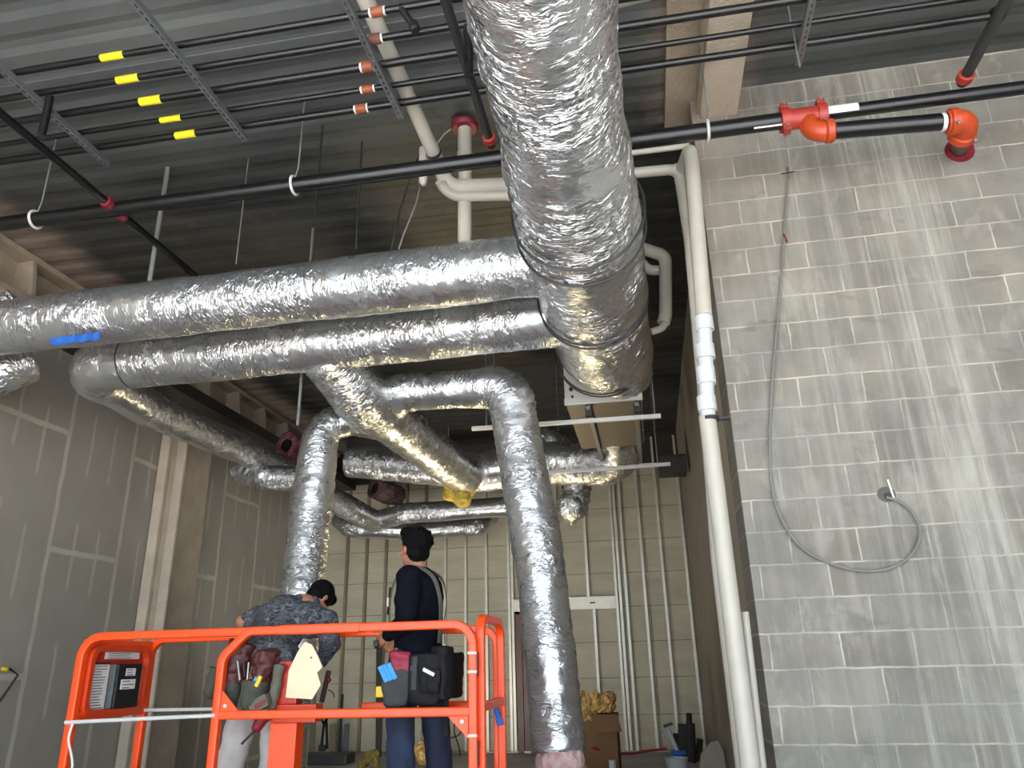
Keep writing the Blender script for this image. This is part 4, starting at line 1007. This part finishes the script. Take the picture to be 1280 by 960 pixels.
# ------------------------------------------------------------------ people
def limb(mb, pts, rs, n=18, flat=None):
    """capsule chain with tapering radii"""
    pts = [V(p) for p in pts]
    for p, r in zip(pts, rs): mb.ball(p, r, seg=16, ring=10)
    for a, b, r0, r1 in zip(pts, pts[1:], rs, rs[1:]):
        mb.tube([a, a.lerp(b, .5), b], [r0, (r0+r1)/2, r1], n, smooth=True)
    return mb
def loft(mb, rows, n=24):
    """rows: (centre, x half, y half, axis matrix or None) elliptical sections"""
    vs = []; fs = []
    for c, a, b, Rm in rows:
        for k in range(n):
            g = 2*PI*k/n; q = V((a*math.cos(g), b*math.sin(g), 0)); vs.append(V(c)+((Rm @ q) if Rm else q))
    for i in range(len(rows)-1):
        for k in range(n): k2 = (k+1) % n; fs.append((i*n+k, i*n+k2, (i+1)*n+k2, (i+1)*n+k))
    fs.append(tuple(range(n-1, -1, -1))); fs.append(tuple((len(rows)-1)*n+k for k in range(n)))
    mb.add(vs, fs, True); return mb
def hand(mb, wrist, d, side, curl=.9, s=1.0):
    """wrist point, direction d, side = direction of the thumb; palm normal = d x side"""
    d = V(d).normalized(); t = perp(d, side); nrm = d.cross(t)
    c = V(wrist)+d*.045*s
    R_ = Matrix((t, nrm, d)).transposed()
    mb.ball(c, .042*s, .017*s, .052*s, R_)
    for k, (o, L) in enumerate(((.030, .072), (.010, .080), (-.010, .074), (-.029, .058))):
        p = c+d*.042*s+t*o*s; pts = [p-d*.02*s]; dd = d.copy()
        for j, f in enumerate((.45, .32, .23)):
            dd = Matrix.Rotation(-curl*(.6 if j == 0 else .75), 3, t) @ dd
            p = p+dd*L*f*s; pts.append(p)
        limb(mb, pts, [.0098*s, .0092*s, .0086*s, .0075*s], 10)
    p = V(wrist)+d*.018*s+t*.022*s
    d1 = (d*.6+t*.8-nrm*.25).normalized(); d2 = (d*.9+t*.25-nrm*.45).normalized()
    limb(mb, [p, p+d1*.042*s, p+d1*.042*s+d2*.030*s, p+d1*.042*s+d2*.055*s], [.014*s, .012*s, .0105*s, .009*s], 10)
def head(mb, c, R_, s=1.0):
    """head centre c (between the ears), rotation R_: x right, y front, z up"""
    L = lambda x, y, z: V(c)+R_ @ V((x*s, y*s, z*s))
    mb.ball(L(0, -.012, .035), .075*s, .095*s, .088*s, R_, 20, 14)
    mb.ball(L(0, .022, -.03), .062*s, .070*s, .085*s, R_, 18, 12)
    mb.ball(L(0, .055, -.085), .034*s, .03*s, .028*s, R_)
    mb.ball(L(0, .097, -.02), .012*s, .020*s, .026*s, R_); mb.ball(L(0, .108, -.035), .016*s, .015*s, .012*s, R_)
    mb.ball(L(0, .080, -.066), .026*s, .014*s, .008*s, R_); mb.ball(L(0, .080, -.077), .022*s, .013*s, .008*s, R_)
    for q in (-1, 1):
        mb.ball(L(q*.031, .078, .020), .022*s, .014*s, .008*s, R_); mb.ball(L(q*.031, .076, .003), .013*s, .012*s, .010*s, R_)
        mb.ball(L(q*.042, .060, -.03), .024*s, .022*s, .024*s, R_)
        mb.ball(L(q*.078, -.012, -.005), .010*s, .022*s, .032*s, R_ @ Matrix.Rotation(q*.3, 3, 'Z')); mb.ball(L(q*.076, -.006, -.030), .009*s, .012*s, .014*s, R_)
    return L
def RZ(a): return Matrix.Rotation(a, 3, 'Z')
def RX(a): return Matrix.Rotation(a, 3, 'X')
def RY(a): return Matrix.Rotation(a, 3, 'Y')

# --- worker standing, seen from behind his left side
def standing():
    bx_, by_ = at(521, 815, Y=5.30).x, 5.30
    B = V((bx_, by_, ZP)); Rb = RZ(math.radians(86)); 
    top = 2.43-ZP; k = top/1.78                                  # scale to the height seen
    P = lambda x, y, z, R_=Rb: B+R_ @ V((x*k, y*k, z*k))
    w = empty('person', B, 'standing worker in black shirt, blue jeans and tool belt, looking away to the left', 'person', None)
    hips, knees, ank = {}, {}, {}
    for s_ in (-1, 1):
        hips[s_] = P(s_*.09, 0, .92); hips[s_] = P(s_*.09, -.045*s_, .92); knees[s_] = P(s_*.13, -.075*s_-.02, .50); ank[s_] = P(s_*.15, -.08*s_-.05, .09)
    neck = P(0, .01, 1.47); hc = P(-.005, .035, 1.635)
    Rh = RZ(math.radians(54)) @ RX(math.radians(8))
    sh = {-1: P(-.185, -.005, 1.41), 1: P(.185, .0, 1.41)}
    elb = {-1: P(-.245, -.02, 1.12), 1: P(.25, .03, 1.13)}
    wr = {-1: P(-.17, .15, 1.04), 1: P(.13, .16, 1.02)}
    # body
    mb = MB(); L = head(mb, hc, Rh, k*1.13)
    limb(mb, [P(0, -.01, 1.42), P(0, .0, 1.50), L(0, -.01, -.04)], [.068, .058, .056])
    loft(mb, [(P(0, 0, .86), .15*k, .10*k, Rb), (P(0, 0, .95), .165*k, .105*k, Rb), (P(0, 0, 1.1), .14*k, .095*k, Rb), (P(0, 0, 1.28), .165*k, .11*k, Rb), (P(0, 0, 1.4), .165*k, .09*k, Rb), (P(0, 0, 1.46), .07*k, .06*k, Rb)])
    for s_ in (-1, 1):
        limb(mb, [sh[s_], elb[s_], wr[s_]], [.056, .042, .028])
        limb(mb, [hips[s_], knees[s_], ank[s_]], [.085, .055, .042])
        fd = Rb @ V((0, 1, 0)); limb(mb, [ank[s_], ank[s_]+fd*.13+V((0, 0, -.05))], [.04, .03])
        hd_ = (wr[s_]-elb[s_]).normalized(); hand(mb, wr[s_], hd_, V((0, 0, 1)), .75, k)
    link('body', fused('body', mb, .0065, 3), M['skin'], w)
    # hair
    mb = MB(); c = L(0, -.028, .048); mb.ball(c, .108*k, .116*k, .104*k, Rh, 24, 16); mb.ball(L(0, .055, .098), .088*k, .06*k, .05*k, Rh); mb.ball(L(0, -.05, -.02), .094*k, .066*k, .075*k, Rh)
    rg = random.Random(5)
    for _ in range(70):
        a_, z_ = rg.uniform(0, 2*PI), rg.uniform(-.1, 1); rr_ = math.sqrt(max(0, 1-z_*z_))
        mb.ball(c+Rh @ V((.102*k*rr_*math.cos(a_), .110*k*rr_*math.sin(a_), .100*k*z_)), rg.uniform(.012, .02), seg=8, ring=6)
    link('hair', fused('hair', mb, .007, 2, .003, 40), M['hair'], w)
    # shirt
    mb = MB()
    loft(mb, [(P(0, -.01, .85), .19*k, .168*k, Rb), (P(0, -.01, 1.02), .18*k, .165*k, Rb), (P(0, -.01, 1.16), .18*k, .165*k, Rb), (P(0, -.01, 1.3), .20*k, .172*k, Rb), (P(0, -.015, 1.40), .20*k, .145*k, Rb), (P(0, -.01, 1.46), .13*k, .105*k, Rb), (P(0, 0, 1.50), .072*k, .07*k, Rb)])
    for s_ in (-1, 1): limb(mb, [sh[s_], sh[s_].lerp(elb[s_], .5), elb[s_], elb[s_].lerp(wr[s_], .55), elb[s_].lerp(wr[s_], .93)], [.094*k, .082*k, .070*k, .060*k, .048*k])
    link('shirt', fused('shirt', mb, .010, 4, .007, 11), M['black_cloth'], w)
    # jeans
    mb = MB()
    loft(mb, [(P(0, 0, .80), .17*k, .125*k, Rb), (P(0, 0, .88), .18*k, .135*k, Rb), (P(0, 0, 1.0), .165*k, .12*k, Rb)])
    for s_ in (-1, 1): limb(mb, [hips[s_]+V((0, 0, -.06)), hips[s_].lerp(knees[s_], .55), knees[s_], knees[s_].lerp(ank[s_], .5), ank[s_]+V((0, 0, .0))], [.125*k, .112*k, .096*k, .092*k, .088*k])
    link('jeans', fused('jeans', mb, .011, 3, .008, 9), M['denim'], w)
    for s_ in (-1, 1):
        fd = Rb @ V((0, 1, 0)); mb = MB(); limb(mb, [ank[s_]+V((0, 0, .02)), ank[s_]+V((0, 0, -.045)), ank[s_]+fd*.17+V((0, 0, -.055))], [.06, .055, .042])
        for v in mb.v: v.z = max(v.z, ZP+.005)
        link('boot', fused('boot', mb, .010, 2), M['boot'], w)
    # suspenders: two straps over the shoulders joining at the back
    def strap(pts, wd=.032, mat='strap_grey', nm='suspender_strap'):
        pts = spline([V(p) for p in pts], 6); mb = MB(); vs = []; fs = []; cen = P(0, 0, 1.25)
        for i, p in enumerate(pts):
            t_ = (pts[min(i+1, len(pts)-1)]-pts[max(0, i-1)]).normalized(); o_ = p-V((cen.x, cen.y, min(p.z, 1.33*k+ZP))); o_ = perp(t_, o_); r_ = t_.cross(o_)
            vs += [p-r_*wd/2, p+r_*wd/2, p+r_*wd/2+o_*.006, p-r_*wd/2+o_*.006]
        for i in range(len(pts)-1):
            for j in range(4): j2 = (j+1) % 4; fs.append((4*i+j, 4*i+j2, 4*i+4+j2, 4*i+4+j))
        fs += [(3, 2, 1, 0), tuple(4*(len(pts)-1)+j for j in range(4))]
        return mb.add(vs, fs).build(nm, M[mat], w)
    for s_ in (-1, 1):
        strap([P(s_*.10, .155, 1.02), P(s_*.115, .160, 1.22), P(s_*.115, .128, 1.40), P(s_*.11, .01, 1.492), P(s_*.10, -.135, 1.43), P(s_*.07, -.186, 1.28), P(s_*.04, -.182, 1.12), P(s_*.06, -.180, .98)])
    MB().obox(P(-.116, .17, 1.26), Rb @ V((1, 0, 0)), Rb @ V((0, 1, 0)), V((0, 0, 1)), .022, .008, .03).build('strap_buckle', M['chrome'], w)
    MB().bar(P(-.10, .165, 1.36), P(-.11, .175, 1.18), .03, .012, Rb @ V((0, 1, 0))).build('front_strap', M['black_nylon'], w)
    # tool belt and pouches
    bl = MB(); n_ = 40; vs = []; fs = []
    for z_ in (.855, .915):
        for rr_ in (.192, .204):
            for q in range(n_): g = 2*PI*q/n_; vs.append(P(rr_*math.cos(g), (rr_-.015)*math.sin(g), z_))
    for q in range(n_):
        q2 = (q+1) % n_; fs += [(q, q2, n_+q2, n_+q), (2*n_+q, 3*n_+q, 3*n_+q2, 2*n_+q2), (n_+q, n_+q2, 3*n_+q2, 3*n_+q), (q, 2*n_+q, 2*n_+q2, q2)]
    belt = bl.add(vs, fs).build('tool_belt', M['black_nylon'], w)
    def pouch(nm, x, y, z, hx, hy, hz, yaw, mat, par=None, taper=.85):
        mb = MB(); Rp = RZ(math.radians(yaw)); c_ = P(x, y-.05, z-.105); R2 = Rb @ Rp
        rows = []
        for t_, sc in ((-1, taper*.9), (-.85, taper), (0, .97), (.9, 1.0), (1, .97)): rows.append((c_+V((0, 0, t_*hz)), hx*sc, hy*sc, R2))
        n2 = 24; vs = []; fs = []
        for cc_, a_, b_, rm in rows:
            for q in range(n2):
                g = 2*PI*q/n2; e = .5; vs.append(cc_+rm @ V((a_*math.copysign(abs(math.cos(g))**e, math.cos(g)), b_*math.copysign(abs(math.sin(g))**e, math.sin(g)), 0)))
        for i in range(len(rows)-1):
            for q in range(n2): q2 = (q+1) % n2; fs.append((i*n2+q, i*n2+q2, (i+1)*n2+q2, (i+1)*n2+q))
        fs += [tuple(range(n2-1, -1, -1)), tuple((len(rows)-1)*n2+q for q in range(n2))]
        mb.add(vs, fs, True); return link(nm, fused(nm, mb, .009, 3, .010, 13), M[mat], par or belt), c_, R2
    # the body's left side (x = -1) faces the camera
    pouch('large_pouch', -.24, -.10, .86, .055, .125, .155, 0, 'black_nylon')
    pouch('front_pouch', -.26, .085, .815, .05, .095, .115, 8, 'grey_nylon')
    pouch('rear_pouch', -.215, -.215, .90, .06, .065, .16, -30, 'black_nylon')
    pouch('back_pouch', -.05, -.235, .88, .11, .05, .14, 0, 'black_nylon')
    o_, c_, R2 = pouch('crimson_pouch', -.285, .055, .950, .02, .07, .085, 10, 'crimson')
    Rq = Rb @ RX(math.radians(-30))
    for q, dy in enumerate((.10, .13, .155)):
        MB().obox(P(-.312-.004*q, dy-.05, .915-.008*q-.105), Rb @ V((1, 0, 0)), Rq @ V((0, 1, 0)), Rq @ V((0, 0, 1)), .008, .016, .055).build('blue_hand_tool', M['blue'], belt, bevel=.003)
    MB().bar(P(-.30, -.055-.05, 1.0-.105), P(-.302, -.05-.05, .80-.105), .035, .014, (Rb @ V((1, 0, 0)))).build('hanging_strap', M['grey_nylon'], belt)
    MB().obox(P(-.308, -.05-.05, .93-.105), Rb @ V((1, 0, 0)), Rb @ V((0, 1, 0)), V((0, 0, 1)), .008, .022, .016).build('clip', M['black'], belt)
    pouch('small_pouch', -.285, -.155, .85, .03, .075, .07, 0, 'black_nylon')
    Rq = Rb @ RX(.45)
    MB().obox(P(-.318, -.155-.05, .905-.105), Rb @ V((1, 0, 0)), Rq @ V((0, 1, 0)), Rq @ V((0, 0, 1)), .006, .042, .011).build('white_tool_tip', M['white_label'], belt, bevel=.003)
    MB().obox(P(-.25, .195-.05, .79-.105), Rb @ V((1, 0, 0)), Rb @ V((0, 1, 0)), V((0, 0, 1)), .02, .034, .034).build('tape_measure', M['yellow_plastic'], belt, bevel=.010)
    MB().bar(P(-.22, -.245-.05, .88-.105), P(-.20, -.235-.05, .52-.105), .030, .010, (Rb @ V((1, 0, 0)))).build('trailing_strap', M['black_nylon'], belt)
    # what he holds
    hd_ = (wr[-1]-elb[-1]).normalized(); c_ = wr[-1]+hd_*.085*k+V((0, 0, -.012))
    o = single('dark_hand_tool', MB().bar(c_-(Rb @ V((.045, -.0, .0)))+hd_*.01, c_+(Rb @ V((.05, .0, .0)))+hd_*.05, .034, .04), M['black'], 'small dark device held by the standing worker', 'tool', bevel=.006)
    return w
standing()

# --- worker bending over the far rail, seen from behind
def bending():
    k = 1.0
    pel = at(330, 842, Y=5.20)
    B = V((pel.x, 5.20, ZP))
    w = empty('person', B, 'bending worker in grey camouflage shirt and light trousers, back to the viewer', 'person')
    chest = at(358, 774, Y=5.34); neck = at(388, 756, Y=5.42); hc = at(399, 749, Y=5.50)
    shl = at(322, 772, Y=5.42); shr = at(408, 776, Y=5.36)
    elbl = at(304, 778, Y=5.40); wrl = at(320, 800, Y=5.60); elbr = at(413, 806, Y=5.42); wrr = at(398, 832, Y=5.50)
    hl, hr = pel+V((-.10, .03, -.03)), pel+V((.09, .05, -.03))
    kl, kr = at(296, 925, Y=5.22), at(344, 930, Y=5.32)
    al, ar = V((kl.x-.03, 5.16, ZP+.09)), V((kr.x+.02, 5.28, ZP+.09))
    # body
    mb = MB(); ax = (neck-pel).normalized()
    limb(mb, [pel, pel.lerp(chest, .5), chest, chest.lerp(neck, .7), neck, hc], [.15, .135, .155, .11, .06, .055])
    Rh = RZ(math.radians(-20)) @ RX(math.radians(-62)); L = head(mb, hc, Rh, .98)
    for a, b, c in ((shl, elbl, wrl), (shr, elbr, wrr)):
        limb(mb, [a, b, c], [.065, .056, .036]); hand(mb, c, (c-b).normalized(), V((.2, .3, 1)), .7)
    for a, b, c in ((hl, kl, al), (hr, kr, ar)):
        limb(mb, [a, b, c], [.085, .058, .042]); limb(mb, [c, c+V((.05, .12, -.05))], [.04, .03])
    limb(mb, [shl, chest, shr], [.06, .12, .06])
    link('body', fused('body', mb, .0075, 3), M['skin'], w)
    mb = MB(); mb.ball(L(0, -.026, .045), .094, .108, .100, Rh, 24, 16); mb.ball(L(0, -.055, -.02), .076, .055, .06, Rh); mb.ball(L(0, .05, .098), .07, .05, .045, Rh)
    link('black_cap', fused('black_cap', mb, .008, 2, .002, 30), M['hair'], w)
    # shirt
    mb = MB()
    lo_ = at(338, 815, Y=5.19)
    limb(mb, [lo_+V((-.03, 0, 0)), lo_.lerp(chest, .5), chest+V((-.02, 0, .0)), chest.lerp(neck, .55), neck.lerp(hc, -.1)], [.165, .165, .175, .125, .075])
    limb(mb, [shl, shl.lerp(chest, .5), chest+V((0, 0, .03)), shr.lerp(chest, .4), shr], [.075, .125, .15, .125, .085])
    limb(mb, [shl, shl.lerp(elbl, .55)], [.085, .075])
    limb(mb, [shr, elbr, elbr.lerp(wrr, .75)], [.09, .070, .052])
    limb(mb, [lo_+V((-.1, 0, -.02)), lo_+V((.1, 0, -.04))], [.12, .12])
    link('camouflage_shirt', fused('camouflage_shirt', mb, .011, 4, .012, 9), M['camo'], w)
    # trousers
    mb = MB(); limb(mb, [hl+V((0, 0, .05)), hr+V((0, 0, .05))], [.135, .135])
    for a, b, c in ((hl, kl, al), (hr, kr, ar)): limb(mb, [a, a.lerp(b, .5), b, b.lerp(c, .5), c], [.125, .112, .098, .092, .088])
    link('work_trousers', fused('work_trousers', mb, .012, 3, .010, 10), M['white_cloth'], w)
    for c in (al, ar):
        mb = MB(); limb(mb, [c+V((0, 0, .02)), c+V((0, 0, -.045)), c+V((.07, .14, -.05))], [.06, .055, .045])
        for v in mb.v: v.z = max(v.z, ZP+.005)
        link('boot', fused('boot', mb, .011, 2), M['boot'], w)
    # tool belt with bags
    bl = MB(); rows = []
    bc = at(335, 822, Y=5.2); Rt = RY(math.radians(14))
    vs = []; fs = []; n_ = 40
    for z_ in (-.035, .035):
        for rr_ in (.185, .20):
            for q in range(n_): g = 2*PI*q/n_; vs.append(bc+Rt @ V((rr_*math.cos(g), (rr_-.02)*math.sin(g), z_)))
    for q in range(n_):
        q2 = (q+1) % n_; fs += [(q, q2, n_+q2, n_+q), (2*n_+q, 3*n_+q, 3*n_+q2, 2*n_+q2), (n_+q, n_+q2, 3*n_+q2, 3*n_+q), (q, 2*n_+q, 2*n_+q2, q2)]
    belt = bl.add(vs, fs).build('tool_belt', M['maroon'], w)
    def bag(nm, px, Y_, hx, hy, hz, mat, rot=0, par=belt, fold=.01):
        c_ = at(*px, Y=Y_); mb = MB(); Rr = RY(math.radians(rot))
        mb.ball(c_+Rr @ V((0, 0, -.35*hz)), hx*.95, hy, hz*.75, Rr, 20, 14)
        mb.tube([c_+Rr @ V((0, 0, -.3*hz)), c_+Rr @ V((0, 0, hz*.8))], [hx*.92, hx], 20)
        return link(nm, fused(nm, mb, .010, 3, fold, 14), M[mat], par)
    bag('maroon_bag', (295, 832), 5.02, .095, .08, .19, 'maroon', 16, fold=.022)
    bag('maroon_bag', (330, 832), 5.00, .075, .07, .12, 'maroon', 8, fold=.022)
    bag('green_pouch', (317, 868), 4.97, .088, .08, .11, 'green_grey', 4)
    bag('green_pouch', (288, 872), 5.0, .055, .06, .12, 'green_grey', 10)
    bag('green_pouch', (268, 852), 5.1, .055, .06, .11, 'green_grey', 10)
    bag('grey_flap', (345, 856), 5.0, .038, .03, .16, 'strap_grey', 8)
    for (a, b, r_, mt, nm) in (((313, 862), (321, 846), .012, 'blue', 'blue_screwdriver'), ((320, 858), (326, 845), .016, 'yellow_plastic', 'yellow_knife'), ((300, 850), (297, 826), .008, 'chrome', 'steel_tool'), ((306, 846), (304, 822), .007, 'black', 'dark_tool'), ((309, 850), (311, 828), .007, 'chrome', 'steel_tool'), ((283, 826), (290, 812), .005, 'chrome', 'steel_tool')):
        MB().tube([at(*a, Y=4.91), at(*b, Y=4.915)], r_, 10).build(nm, M[mt], belt)
    o = MB().obox(at(325, 880, Y=4.93), (math.cos(.45), 0, math.sin(.45)), (0, 1, 0), (-math.sin(.45), 0, math.cos(.45)), .065, .03, .04).build('clear_case', M['strap_grey'], belt, bevel=.008)
    MB().obox(at(325, 880, Y=4.895), (math.cos(.45), 0, math.sin(.45)), (0, 1, 0), (-math.sin(.45), 0, math.cos(.45)), .04, .004, .012).build('red_label', M['dark_red'], o)
    c_ = at(327, 905, Y=4.98)
    g = link('red_grip', fused('red_grip', limb(MB(), [c_+V((-.03, 0, -.02)), c_+V((.0, 0, .03)), c_+V((.05, 0, .05))], [.035, .04, .03]), .01, 2), M['dark_red'], belt)
    MB().tube([at(320, 912, Y=4.95), at(302, 930, Y=4.95)], .008, 8).build('dark_shaft', M['black'], g)
    return w
bending()

# ------------------------------------------------------------------ things on the floor at the back
def crumple(c, r, seed, n=14, sq_=.8):
    mb = MB(); rg = random.Random(seed)
    for k in range(n): mb.ball(V(c)+V((rg.uniform(-r, r), rg.uniform(-r, r)*.8, rg.uniform(-r, r)*sq_)), rg.uniform(.3, .55)*r, seg=10, ring=7)
    me = fused('crumple', mb, .022, 1, .0)
    for v in me.vertices:
        q = v.co*11; v.co += v.normal*(abs(noise.noise(q))*-.05+abs(noise.noise(q*2))*-.02)
    for p in me.polygons: p.use_smooth = False
    return me
bx_ = at(752, 930, Y=11.0); x0 = bx_.x
box = empty('cardboard_box', (x0, 11.0, 0), 'tall brown cardboard box beside the drop duct, stuffed with amber wrap', 'box')
w_ = .235; zt = at(752, 893, Y=10.8).z
MB().box((x0-w_, 10.8, 0), (x0-w_+.012, 11.25, zt)).box((x0+w_-.012, 10.8, 0), (x0+w_, 11.25, zt)).box((x0-w_, 10.8, 0), (x0+w_, 10.812, zt)).box((x0-w_, 11.238, 0), (x0+w_, 11.25, zt)).box((x0-w_, 10.8, 0), (x0+w_, 11.25, .012)).build('carton', M['cardboard'], box)
MB().prism([(x0-.1, 10.795, zt), (x0+w_, 10.795, zt), (x0+w_+.06, 10.70, zt-.20), (x0-.08, 10.70, zt-.22)], (0, .008, 0)).build('front_flap', M['cardboard'], box)
me = crumple((x0-.03, 11.0, zt+.06), .21, 4)
o = link('amber_wrap', me, M['gold_foil'], None, (x0, 11.0, zt)); props(o, 'crumpled amber paper wrap piled in the brown cardboard box', 'wrap')
for (px, py, Y_, r, lab, mt) in ((526, 946, 12.6, .20, 'crumpled gold foil piece on the floor behind the jeans', 'gold_foil'), (462, 966, 12.2, .17, 'roll of olive yellow insulation on the floor left of the jeans', 'olive_wool'), (728, 957, 10.4, .16, 'yellow insulation scrap at the foot of the right drop duct', 'yellow_wool')):
    c = at(px, py, Y=Y_); r_ = r
    me = crumple((c.x, Y_, max(r_*.75, c.z)), r_, int(px), 12, .6)
    zmin = min(v.co.z for v in me.vertices); me.transform(Matrix.Translation((0, 0, .005-zmin)))
    o = link('insulation_scrap', me, M[mt], None, (c.x, Y_, 0)); props(o, lab, 'insulation')
# pole tool with a blue clamp, hose to it
pa, pb = at(834, 910, Y=12.0), at(853, 955, Y=12.0)
pt = empty('white_pole_tool', (pb.x, 12.0, 0), 'white pole tool with blue clamp leaning near the back right corner', 'tool')
dd = (pb-pa); foot = pb+dd*(pb.z/(-dd.z)*.98)
MB().tube([pa, pb, foot], .035, 12).build('pole', M['pvc_white'], pt)
MB().bar(pa+V((-.05, 0, .02)), pa+V((.08, 0, .06)), .03, .04).build('black_tip', M['black'], pt)
MB().tube([pa.lerp(pb, .66), pa.lerp(pb, .80)], .058, 10).bar(pa.lerp(pb, .72)+V((-.1, -.03, .02)), pa.lerp(pb, .72)+V((.1, -.03, .02)), .06, .05).build('blue_clamp', M['blue_tape'], pt)
MB().ball(at(829, 919, Y=11.98), .03).build('white_knob', M['pvc_white'], pt)
hp = [at(740, 935, Y=10.75), at(757, 939, Y=10.9), at(785, 942, Y=11.4), at(815, 938, Y=11.8), at(833, 936, Y=11.95)]
single('red_hose', MB().tube(spline(hp), .018, 8), M['red_hose'], 'red hose stretched between the cardboard box and the white pole tool', 'hose')
bk = at(846, 953, Y=11.8)
bu = empty('white_bucket', (bk.x, 11.8, 0), 'white bucket at the foot of the white pole tool', 'bucket')
MB().lathe((bk.x, 11.8, 0), (0, 0, 1), [(.005, .12), (.01, .13), (bk.z+.04, .16), (bk.z+.06, .165), (bk.z+.06, .15), (.03, .125)], 24).build('pail', M['pvc_white'], bu)
single('white_cap_pipe', MB().tube([at(766, 958, Y=11.0)*1.0, V((at(766, 958, Y=11.0).x, 11.0, .0))][::-1]+[], .05, 14) if False else MB().tube([V((at(765, 955, Y=10.5).x, 10.5, 0)), at(765, 950, Y=10.5)], .045, 14), M['pvc_white'], 'short white pipe offcut standing in front of the cardboard box', 'pipe')
# leaning dark pipes and boards in the right corner
def lean(px_top, px_bot, Y_, r, mat, label, cat='pipe', flat=False, group=None):
    a, b = at(*px_top, Y=Y_+.25), at(*px_bot, Y=Y_)
    d = b-a; b2 = a+d*(a.z/(-d.z)); 
    mb = MB()
    if flat: mb.bar(a, b2, r*2, .03, (0, 1, 0))
    else: mb.tube([a, b2], r, 10)
    return single('leaning_'+cat, mb, M[mat], label, cat, group)
lean((861, 892), (864, 955), 13.2, .05, 'dark_rod', 'tallest dark pipe leaning in the back right corner')
lean((866, 905), (868, 955), 13.0, .035, 'black', 'black pipe just right of the tallest leaning pipe')
lean((853, 905), (854, 955), 13.5, .075, 'grey_pipe', 'wide grey board leaning left of the tallest dark pipe', 'board', True)
lean((846, 917), (847, 955), 13.6, .06, 'dark_rod', 'lower dark board leaning at the left of the corner pile', 'board', True)
lean((875, 924), (872, 955), 13.2, .05, 'dark_metal', 'short dark board at the right of the corner pile', 'board', True)
sp = [(868, 962), (876, 942), (888, 928), (897, 926), (904, 938), (909, 962)]
q = [at(x, y, Y=10.2) for x, y in sp]; q[0].z = q[-1].z = 0.0
single('rounded_sheet', MB().prism(q, (.02, .04, 0)), M['stone_sheet'], 'beige round-topped sheet leaning near the return wall', 'sheet')
# left rear: offcuts leaning on the studs
for k, (t, b, Y_, r, mt, lab) in enumerate((((428, 868), (424, 948), 13.9, .022, 'dark_rod', 'thin dark bar leaning on the studs behind the lift'),
        ((390, 905), (388, 948), 13.9, .07, 'stud', 'pale metal offcut leaning at the far left of the back wall'),
        ((416, 905), (415, 948), 13.9, .06, 'stud', 'pale metal offcut leaning right of the harness'),
        ((434, 905), (431, 948), 13.8, .045, 'strut', 'grey metal offcut leaning beside the thin dark bar'),
        ((474, 800), (473, 946), 14.0, .05, 'dark_metal', 'tall dark bar leaning left of the standing worker'))):
    lean(t, b, Y_, r, mt, lab, 'offcut', True)
lp = [at(x, y, Y=14.1) for x, y in ((560, 905), (556, 915), (562, 922), (574, 918), (578, 905), (570, 900), (568, 915), (574, 935), (576, 952))]
single('coiled_wire', MB().tube(spline(lp), .012, 6), M['dark_rod'], 'coil of dark wire at the foot of the back wall, right of the jeans', 'wire')
single('floor_scrap', MB().box((at(400, 945, Y=13).x-.35, 12.9, 0), (at(400, 945, Y=13).x+.5, 13.3, .16)), M['grey_pipe'], 'low grey box on the floor under the hanging harness', 'box', bevel=.02)
# little outlet wire at the left edge
q = at(3, 836, X=XL+.01)
o = empty('wall_wire', q, 'yellow tipped wire poking from the drywall at the left edge', 'wire')
MB().tube([q, q+V((.06, 0, -.01))], .018, 10).build('yellow_tip', M['yellow_plastic'], o)
MB().tube([q+V((.08, 0, 0)), q+V((.10, .1, -.06)), q+V((.06, -.02, -.3))], .012, 8).build('lead', M['black'], o)

# ------------------------------------------------------------------ light
def area(name, loc, target, sx, sy, power, color):
    l = bpy.data.lights.new(name, 'AREA'); l.shape = 'RECTANGLE'; l.size = sx; l.size_y = sy; l.energy = power; l.color = color
    o = bpy.data.objects.new(name, l); col.objects.link(o); o.location = loc
    o.rotation_euler = (V(target)-V(loc)).to_track_quat('-Z', 'Y').to_euler(); return o
pt_ = area('daylight_opening', (.1, YF-.25, 2.72), (.1, 5, 2.72), 12.9, 5.44, 1, (1, 1, 1)); pt_.data.cycles.is_portal = True
sl = bpy.data.lights.new('sun', 'SUN'); sl.energy = 40; sl.angle = .01; sl.color = (.97, .98, 1)
so_ = bpy.data.objects.new('sun', sl); col.objects.link(so_); so_.location = (0, -20, 30)
so_.rotation_euler = V((.25, .75, -1)).to_track_quat('-Z', 'Y').to_euler()
wl = area('work_and_fill_light', (-1.9, 11.4, .5), (-1.9, 8.0, 4.2), .9, .5, 30, (1.0, .80, .45)); wl.data.spread = 1.3
recess_fill = area('work_and_fill_light', (-3.6, 9.2, .4), (-3.2, 12.5, 3.6), 1.2, .6, 55, (1.0, .95, .86)); recess_fill.data.spread = 2.4  # fill lamp added to brighten the rear ducts and recess walls
wd = bpy.data.worlds.new('world'); bpy.context.scene.world = wd; wd.use_nodes = True
bg = wd.node_tree.nodes['Background']; bg.inputs[0].default_value = (.70, .85, 1.0, 1); bg.inputs[1].default_value = 5.0
sc = bpy.context.scene
sc.view_settings.view_transform = 'Standard'; sc.view_settings.look = 'None'; sc.view_settings.exposure = .12; sc.view_settings.gamma = 1.06
